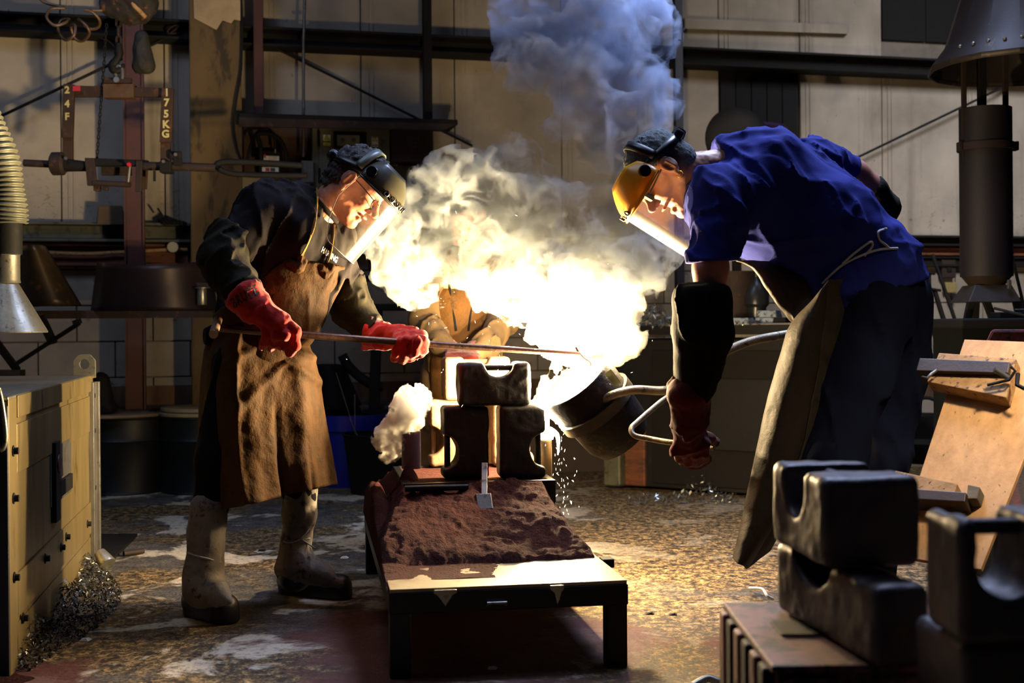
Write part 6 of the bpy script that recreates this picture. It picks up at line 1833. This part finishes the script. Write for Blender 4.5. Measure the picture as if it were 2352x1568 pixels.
# T-shirt
js = [J(1655, 462, 4.44, 84), J(1862, 392, 4.74, 72), J(1750, 420, 4.58, 124), J(1885, 520, 4.62, 124), J(1995, 622, 4.65, 108), J(2010, 665, 4.66, 104)]
s = sdf_for(js + [J(1628, 600, 4.33, 60), J(1950, 390, 4.86, 50)], .0085, .06)
s.cone(js[0][0], js[1][0], js[0][1], js[1][1], .08)
s.chain(js[2:], .08)
s.cone(P(1735, 500, 4.57), P(1905, 600, 4.60), .150, .135, .07)
s.cone(P(1660, 470, 4.42), P(1629, 610, 4.33), .115, .086, .05)
s.cone(P(1878, 378, 4.78), P(1950, 393, 4.86), .088, .068, .04)
s.cone(P(1684, 356, 4.56), P(1760, 385, 4.58), .058, .120, .07)
s.cone(P(1920, 660, 4.54), P(2050, 650, 4.66), .11, .115, .05)
s.displace(folds(nrm([.75, 0, -.62]), 7, .016, 5, 2.0), .06); s.displace(folds(nrm([.35, 0, -.9]), 12, .010, 4, 7.0), .06); s.displace(folds(nrm([1, 0, .15]), 9, .010, 4, 17.0), .06)
s.displace(lumps(5, .008), .06)
s.plane(P(1628, 602, 4.33), nrm([.06, 0, -1]), .003, P(1628, 640, 4.33) - [.125, .2, .16], P(1628, 590, 4.33) + [.094, .2, .06])
s.plane(P(1950, 392, 4.86), nrm(P(1995, 430, 4.9) - P(1900, 360, 4.8)), .003, P(1950, 392, 4.86) - [.05, .2, .14], P(1950, 392, 4.86) + [.15, .2, .14])
s.plane(*camplane((1870, 738), (2135, 640), (1900, 500)), .004)
lo_ = P(1628, 640, 4.33) - [.17, .22, .12]; hi_ = P(1628, 590, 4.33) + [.10, .2, .02]
v_, f_ = None, None
s.cone(P(1622, 372, 4.54), P(1560, 385, 4.52), .078, .10, .005, cut=True)
v, f = s.mesh(); shirt2 = obj('t_shirt', (v, f), m_shirtb, p2, smooth=True); B2 = bvh_of(shirt2)
cdir = nrm(P(1560, 395, 4.52) - P(1640, 388, 4.54)); cx_, cy_, _ = frame(cdir)
# trousers
js1 = [J(2005, 665, 4.64, 108), J(1985, 720, 4.60, 100), J(1955, 860, 4.53, 92), J(1905, 1060, 4.46, 76), J(1870, 1250, 4.46, 58), J(1850, 1400, 4.48, 50)]
js2 = [J(2030, 690, 4.74, 104), J(2040, 850, 4.80, 88), J(2010, 1060, 4.80, 72), J(2003, 1340, 4.84, 48)]
s = sdf_for(js1 + js2, .011, .05); s.chain(js1, .05); s.chain(js2, .05); s.displace(folds(nrm([-.25, 0, 1]), 8, .016, 5)); s.plane(np.array([0, 0, .05]), (0, 0, -1), .004, s.lo)
v, f = s.mesh(); obj('trousers', (v, f), m_navy, p2, smooth=True)
for hl, to in ((J(1860, 1430, 4.50, 1)[0], J(1760, 1440, 4.42, 1)[0]), (J(2005, 1370, 4.86, 1)[0], J(1920, 1385, 4.80, 1)[0])):
    hl = hl * [1, 1, 0]; to = to * [1, 1, 0]; s = SDF(np.minimum(hl, to) - .08, np.maximum(hl, to) + [.08, .08, .2], .008)
    s.cone(hl + UP * .05, to + UP * .042, .046, .044, .02); s.cone(hl + UP * .05, hl + UP * .14, .046, .05, .02); s.plane(np.array([0, 0, .002]), (0, 0, -1), .003)
    v, f = s.mesh(); obj('boot', (v, f), m_boot, p2, smooth=True)
# sleeves
js = [J(1612, 690, 4.31, 72), J(1612, 760, 4.32, 66), J(1600, 880, 4.36, 50)]
s = sdf_for(js, .008, .05); s.chain(js, .03); s.plane(P(1612, 656, 4.3), UP * 1.0, .012); s.displace(folds((0, 0, 1), 10, .012, 4)); s.displace(lumps(8, .006))
v, f = s.mesh(); obj('protective_sleeve', (v, f), m_sleevek, p2, smooth=True)
js = [J(2002, 440, 4.90, 40), J(2022, 478, 4.94, 40), J(1985, 570, 4.98, 36), J(1900, 690, 5.02, 30)]
s = sdf_for(js, .008, .05); s.chain(js, .03); s.plane(P(1992, 432, 4.9), nrm(P(1960, 405, 4.88) - P(2015, 452, 4.92)), .004); s.displace(folds(nrm([.3, 0, 1]), 10, .008, 4))
v, f = s.mesh(); sf = obj('protective_sleeve', (v, f), m_sleeve, p2, smooth=True)
cc = P(1996, 434, 4.90); cd = nrm(P(2015, 452, 4.92) - P(1960, 405, 4.88)); a_, b_, _ = frame(cd)
obj('sleeve_cuff', MB().tube([cc + .058 * (a_ * math.cos(t) + b_ * math.sin(t)) for t in np.linspace(0, 6.283, 26)[:-1]], .007, 6, closed=True), m_cord, sf, smooth=60)
# gloves
glove_hand('glove', [
    [J(1582, 905, 4.37, 53), J(1582, 960, 4.40, 42), J(1584, 1000, 4.44, 35), J(1590, 1018, 4.46, 33)],
    [J(1560, 1010, 4.44, 17), J(1552, 1032, 4.46, 15), J(1560, 1050, 4.50, 14), J(1572, 1056, 4.56, 12)],
    [J(1578, 1018, 4.43, 17), J(1573, 1040, 4.45, 15), J(1580, 1058, 4.50, 14), J(1592, 1062, 4.56, 12)],
    [J(1598, 1020, 4.43, 17), J(1595, 1042, 4.45, 15), J(1600, 1060, 4.50, 14), J(1608, 1062, 4.56, 12)],
    [J(1614, 1016, 4.43, 16), J(1614, 1036, 4.45, 14), J(1618, 1052, 4.50, 13), J(1622, 1054, 4.55, 11)],
    [J(1606, 1000, 4.46, 17), J(1630, 1006, 4.52, 14), J(1640, 1014, 4.56, 12)]],
    p2, m_gloveshade, .0055, lambda p: .005 * fbm(p, 18, 3) + folds(nrm([.6, 0, .5]), 12, .009)(p),
    planes=[(P(1582, 870, 4.36), nrm([.12, 0, 1]))])
glove_hand('glove', [
    [J(1915, 665, 5.02, 42), J(1880, 712, 5.02, 34), J(1856, 742, 5.0, 27)],
    [J(1845, 740, 4.97, 14), J(1838, 760, 4.94, 13), J(1842, 778, 4.96, 11)], [J(1856, 744, 4.97, 14), J(1852, 764, 4.93, 13), J(1856, 782, 4.96, 11)],
    [J(1868, 746, 4.97, 14), J(1866, 766, 4.93, 13), J(1870, 782, 4.96, 11)], [J(1880, 746, 4.97, 13), J(1880, 764, 4.94, 12), J(1882, 778, 4.96, 10)],
    [J(1846, 735, 5.0, 14), J(1832, 748, 5.0, 12), J(1838, 762, 4.99, 10)]], p2, m_glove, .006)
# apron: hanging bib and skirt seen from the side
def edge(pts, D0, D1, n): 
    pts = np.array(pts, float); q = catmull([np.array([x, y, D0 + (D1 - D0) * i / (len(pts) - 1)]) for i, (x, y) in enumerate(pts)], 8)
    q = np.array(q); t = np.linspace(0, len(q) - 1, n); return np.stack([np.interp(t, np.arange(len(q)), q[:, k]) for k in range(3)], 1)
def sheet(L, R, bulge, name, m, parent, fold=.01, seedf=0.0, cols=40):
    g = []; n = len(L)
    for i in range(n):
        r = []
        for j in range(cols):
            u = j / (cols - 1); q = L[i] * (1 - u) + R[i] * u; q = q.copy(); q[2] -= bulge * math.sin(math.pi * u) ** .6 + fold * math.sin(u * 9 + i * .09 + seedf) * u
            r.append(P(q[0], q[1], q[2]))
        g.append(r)
    g = np.array(g); g += (fbm(g, 12, 3) * .005)[..., None]
    return obj(name, MB().grid(g), m, parent, smooth=True, solid=.004)
L = edge([(1690, 600), (1730, 622), (1760, 665), (1790, 705), (1820, 738)], 4.50, 4.46, 50)
R = edge([(1900, 610), (1902, 640), (1890, 665), (1850, 705), (1824, 740)], 4.62, 4.48, 50)
sheet(L, R, .05, 'apron_bib', m_leather2, p2, .006)
L = edge([(1866, 690), (1818, 742), (1796, 800), (1762, 925), (1736, 1040), (1713, 1150), (1698, 1220), (1683, 1282)], 4.42, 4.36, 90)
R = edge([(1906, 640), (1893, 730), (1884, 800), (1862, 925), (1838, 1040), (1798, 1150), (1762, 1230), (1718, 1306)], 4.40, 4.40, 90)
sheet(L, R, .10, 'apron_skirt', m_leather2, p2, .008, 1.0)
R2 = edge([(1960, 640), (1950, 730), (1940, 800), (1915, 925), (1880, 1040), (1840, 1150), (1800, 1210), (1770, 1262)], 4.50, 4.50, 90)
sheet(R, R2, .01, 'apron_skirt', m_leather2, p2, .004, 2.0, 16)
for pts in (((1888, 652), (1930, 612), (1975, 588), (2020, 573), (2062, 570)), ((1935, 606), (1962, 582), (1998, 556), (2003, 566), (1985, 588)), ((2036, 525), (2018, 532), (2020, 550), (2034, 562), (2042, 570))):
    obj('waist_cord', MB().tube(catmull([snap(x, y, B2, .010, 4.55) for x, y in pts], 10), .0046, 6), m_cord, p2, smooth=60)

# ------------------------------------------------------------------ third man behind the smoke
p3 = empty('person', FP(1060, 1295), 'person in tan work jacket and brown apron half hidden by the smoke behind the mould', 'person')
D3 = 6.3
H3 = Head(P(1068, 500, D3 - .15), (.12, -.75, -.62), (1, 0, 0), 1.08)
hv, hf, hh3 = H3.build(P(1062, 575, D3), .06)
js = [[J(1062, 570, D3, 34), J(1062, 650, D3, 78), J(1058, 800, D3, 74), J(1058, 850, D3, 72)],
      [J(985, 640, D3, 30), J(975, 745, D3 - .1, 24), J(1045, 808, D3 - .38, 18)], [J(1140, 640, D3, 30), J(1150, 745, D3 - .1, 24), J(1095, 808, D3 - .38, 18)],
      [J(1020, 870, D3, 46), J(1000, 1080, D3, 32), J(1000, 1280, D3, 22)], [J(1100, 870, D3, 46), J(1120, 1080, D3, 32), J(1125, 1280, D3, 22)]]
s = sdf_for([j for c in js for j in c], .015, .05)
for c in js: s.chain(c, .03)
bv, bf = s.mesh(); v = np.concatenate([bv, hv]); f = np.concatenate([bf, hf + len(bv)])
obj('body', (v, f), m_skin, p3, smooth=True); H3.hair(hh3, 'hair', m_hair1, p3, .008, 50)
m_tan = M_cloth('tan_work_jacket', '5a4930', '423422', '30251a', 120, .3)
s = SDF(P(920, 850, D3) + [-.05, -.5, -.25], P(1210, 560, D3) + [.05, .3, .1], .0095)
s.cone(P(990, 638, D3), P(1134, 638, D3), .085, .085, .06); s.cone(P(1062, 640, D3), P(1062, 840, D3), .17, .175, .06, squash=((1, 0, 0), 1.1))
s.chain([(P(985, 645, D3), .085), (P(972, 735, D3 - .12), .075), (P(1012, 790, D3 - .32), .06), (P(1034, 806, D3 - .38), .05)], .03)
s.chain([(P(1140, 645, D3), .085), (P(1152, 735, D3 - .12), .075), (P(1120, 790, D3 - .32), .06), (P(1100, 806, D3 - .38), .05)], .03)
s.displace(folds(nrm([.25, 0, 1]), 9, .018, 4, 3.0)); v, f = s.mesh(); jk = obj('work_jacket', (v, f), m_tan, p3, smooth=True)
s = SDF(P(960, 1150, D3) + [-.05, -.35, -.05], P(1160, 650, D3) + [.05, .1, .05], .011)
s.cone(P(1062, 690, D3), P(1062, 840, D3), .187, .19, .03, squash=((1, 0, 0), 1.02)); s.cone(P(1062, 840, D3), P(1062, 1060, D3), .19, .21, .05)
s.plane(P(1000, 700, D3), nrm([-1, .2, .0]), .003); s.plane(P(1128, 700, D3), nrm([1, .2, .0]), .003); s.plane(P(1062, 700, D3), DN, .003)
s.displace(folds((0, 0, 1), 7, .012)); v, f = s.mesh(); obj('apron', (v, f), m_leather, p3, smooth=True)
BJ = bvh_of(jk)
for x0, x1 in ((1030, 1048), (1090, 1076)):
    obj('apron_strap', MB().tube([snap(x0, 640, BJ, .01, D3 - .18), snap((x0 + x1) / 2, 700, BJ, .01, D3 - .2), snap(x1, 760, BJ, .02, D3 - .2)], .006, 6), m_blackt, p3, smooth=60)
js1 = [J(1022, 860, D3, 56), J(1000, 1080, D3, 44), J(1000, 1270, D3, 34)]; js2 = [J(1100, 860, D3, 56), J(1122, 1080, D3, 44), J(1125, 1270, D3, 34)]
s = sdf_for(js1 + js2, .015, .05); s.chain(js1, .04); s.chain(js2, .04); v, f = s.mesh(); obj('trousers', (v, f), m_tan, p3, smooth=True)
for x in (1000, 1125):
    c = P(x, 1280, D3) * [1, 1, 0]; s = SDF(c - [.1, .25, 0], c + [.1, .1, .2], .01); s.cone(c + UP * .05, c + [0, -.15, .045], .045, .042, .02); s.cone(c + UP * .05, c + UP * .12, .045, .05, .02); s.plane(np.array([0, 0, .002]), (0, 0, -1), .003)
    v, f = s.mesh(); obj('boot', (v, f), m_boot, p3, smooth=True)
for sx in (-1, 1):
    bx_ = 1062 + sx * 26
    glove_hand('glove', [[J(bx_, 806, D3 - .36, 24), J(bx_ - sx * 6, 817, D3 - .44, 18)]] + [[J(bx_ - sx * 8 + q * 9, 812, D3 - .44, 8.5), J(bx_ - sx * 8 + q * 10, 817, D3 - .50, 8), J(bx_ - sx * 8 + q * 10, 823, D3 - .53, 7)] for q in (-1.5, -.5, .5, 1.5)] + [[J(bx_ - sx * 18, 808, D3 - .40, 9), J(bx_ - sx * 26, 816, D3 - .46, 7.5)]], p3, m_gloveshade, .006)
# ================================================================== smoke
def M_smoke(name, dens, col, nscale, lo, hi, step, base=0.06, aniso=0.0, dist=0.6):
    m = bpy.data.materials.new(name); m.use_nodes = True; t = m.node_tree; t.nodes.remove(t.nodes['Principled BSDF']); out = t.nodes['Material Output']
    g = t.nodes.new('ShaderNodeNewGeometry'); n = t.nodes.new('ShaderNodeTexNoise'); n.inputs['Scale'].default_value = nscale; n.inputs['Detail'].default_value = 5; n.inputs['Roughness'].default_value = .62; n.inputs['Distortion'].default_value = dist
    tc = t.nodes.new('ShaderNodeTexCoord'); t.links.new(tc.outputs['Object'], n.inputs['Vector'])
    mr = t.nodes.new('ShaderNodeMapRange'); mr.interpolation_type = 'SMOOTHSTEP'; mr.inputs['From Min'].default_value = lo; mr.inputs['From Max'].default_value = hi; mr.inputs['To Min'].default_value = base * dens; mr.inputs['To Max'].default_value = dens
    t.links.new(n.outputs['Fac'], mr.inputs['Value'])
    v = t.nodes.new('ShaderNodeVolumeScatter'); v.inputs['Color'].default_value = (*col, 1); v.inputs['Anisotropy'].default_value = aniso
    ab = t.nodes.new('ShaderNodeVolumeAbsorption'); ab.inputs['Color'].default_value = (*col, 1); ad = t.nodes.new('ShaderNodeAddShader')
    t.links.new(mr.outputs[0], v.inputs['Density']); t.links.new(mr.outputs[0], ab.inputs['Density'])
    t.links.new(v.outputs[0], ad.inputs[0]); t.links.new(ab.outputs[0], ad.inputs[1]); t.links.new(ad.outputs[0], out.inputs['Volume'])
    try: m.cycles.volume_step_rate = step
    except Exception: pass
    return m


def cloud(name, blobs, res, amp, freq, mat, label, D=5.27, ysq=.62, cat='smoke', octs=4, keep=None):
    js = [(P(x, y, D + dz), r / F * D) for x, y, r, dz in blobs]
    s = sdf_for(js, res, .06)
    for p, r in js: s.ell(p, (r, r * ysq, r), k=.05)
    s.displace(lambda p: amp * (1.1 - 2.0 * np.abs(fbm(p, freq, octs))) * -1 + amp * .25, .12)
    v, f = s.mesh()
    return obj(name, (v, f), mat, label=label, cat=cat, kind='stuff', smooth=True)

main = [(1060, 460, 112, .1), (955, 500, 88, .1), (900, 585, 58, .05), (1160, 425, 95, .1), (1195, 350, 48, .1), (1250, 480, 95, .1), (1160, 560, 115, .1), (1010, 590, 90, .1), (960, 640, 60, .1),
        (1330, 590, 95, .1), (1400, 480, 75, .2), (1440, 400, 60, .2), (1430, 620, 90, .1), (1470, 580, 50, .1), (1240, 640, 75, -.1), (1130, 655, 62, 0), (1200, 700, 55, -.05), (1480, 340, 72, .2), (1400, 350, 62, .2), (1530, 560, 40, .1), (1510, 480, 40, .2)]
cloud('smoke_cloud', main, .013, .055, 7.5, M_smoke('pale_smoke', 19.0, (.45, .50, .52), 9.0, .44, .60, .12, .03, dist=1.0), 'broad pale smoke cloud billowing between the two men', octs=4)
dense = [(1330, 660, 75, 0), (1395, 690, 75, 0), (1330, 750, 85, 0), (1420, 760, 60, 0), (1255, 765, 40, .05), (1390, 800, 35, 0), (1290, 860, 30, .14), (1290, 900, 40, .12), (1262, 935, 30, .14)]
cloud('smoke_burst', dense, .009, .035, 10, M_smoke('burning_smoke', 20.0, (.76, .75, .64), 11, .38, .60, .16, .10), 'dense brilliant smoke burst rising straight from the pour', D=5.14, octs=4)
upper = [(1430, 300, 95, .2), (1350, 200, 110, .25), (1240, 120, 100, .25), (1450, 180, 95, .25), (1330, 60, 125, .3), (1215, 30, 85, .3), (1450, 70, 105, .3), (1340, -70, 130, .3), (1510, 230, 45, .25), (1300, 270, 50, .2)]
cloud('smoke_column', upper, .016, .06, 6, M_smoke('daylight_blue_smoke', 18, (.58, .68, .86), 6.5, .40, .62, .12, .05, dist=1.0), 'bluish smoke column rising to the top edge', octs=4)  # blue of the daylight is put into the smoke colour
puff = [(948, 965, 26, 0), (940, 935, 28, 0), (925, 955, 26, 0), (968, 925, 16, 0), (915, 980, 20, 0), (938, 908, 14, 0), (895, 1000, 16, 0), (880, 1022, 11, .02), (902, 1034, 10, -.02), (872, 1002, 8, 0), (918, 1022, 12, 0), (890, 1048, 7, 0), (962, 905, 10, 0)]
cloud('smoke_puff', puff, .005, .022, 24, M_smoke('puff_smoke', 60.0, (.96, .95, .90), 18, .35, .58, .2, .10), 'small white smoke puff over the riser tube at the left of the mould', D=4.98, octs=3)
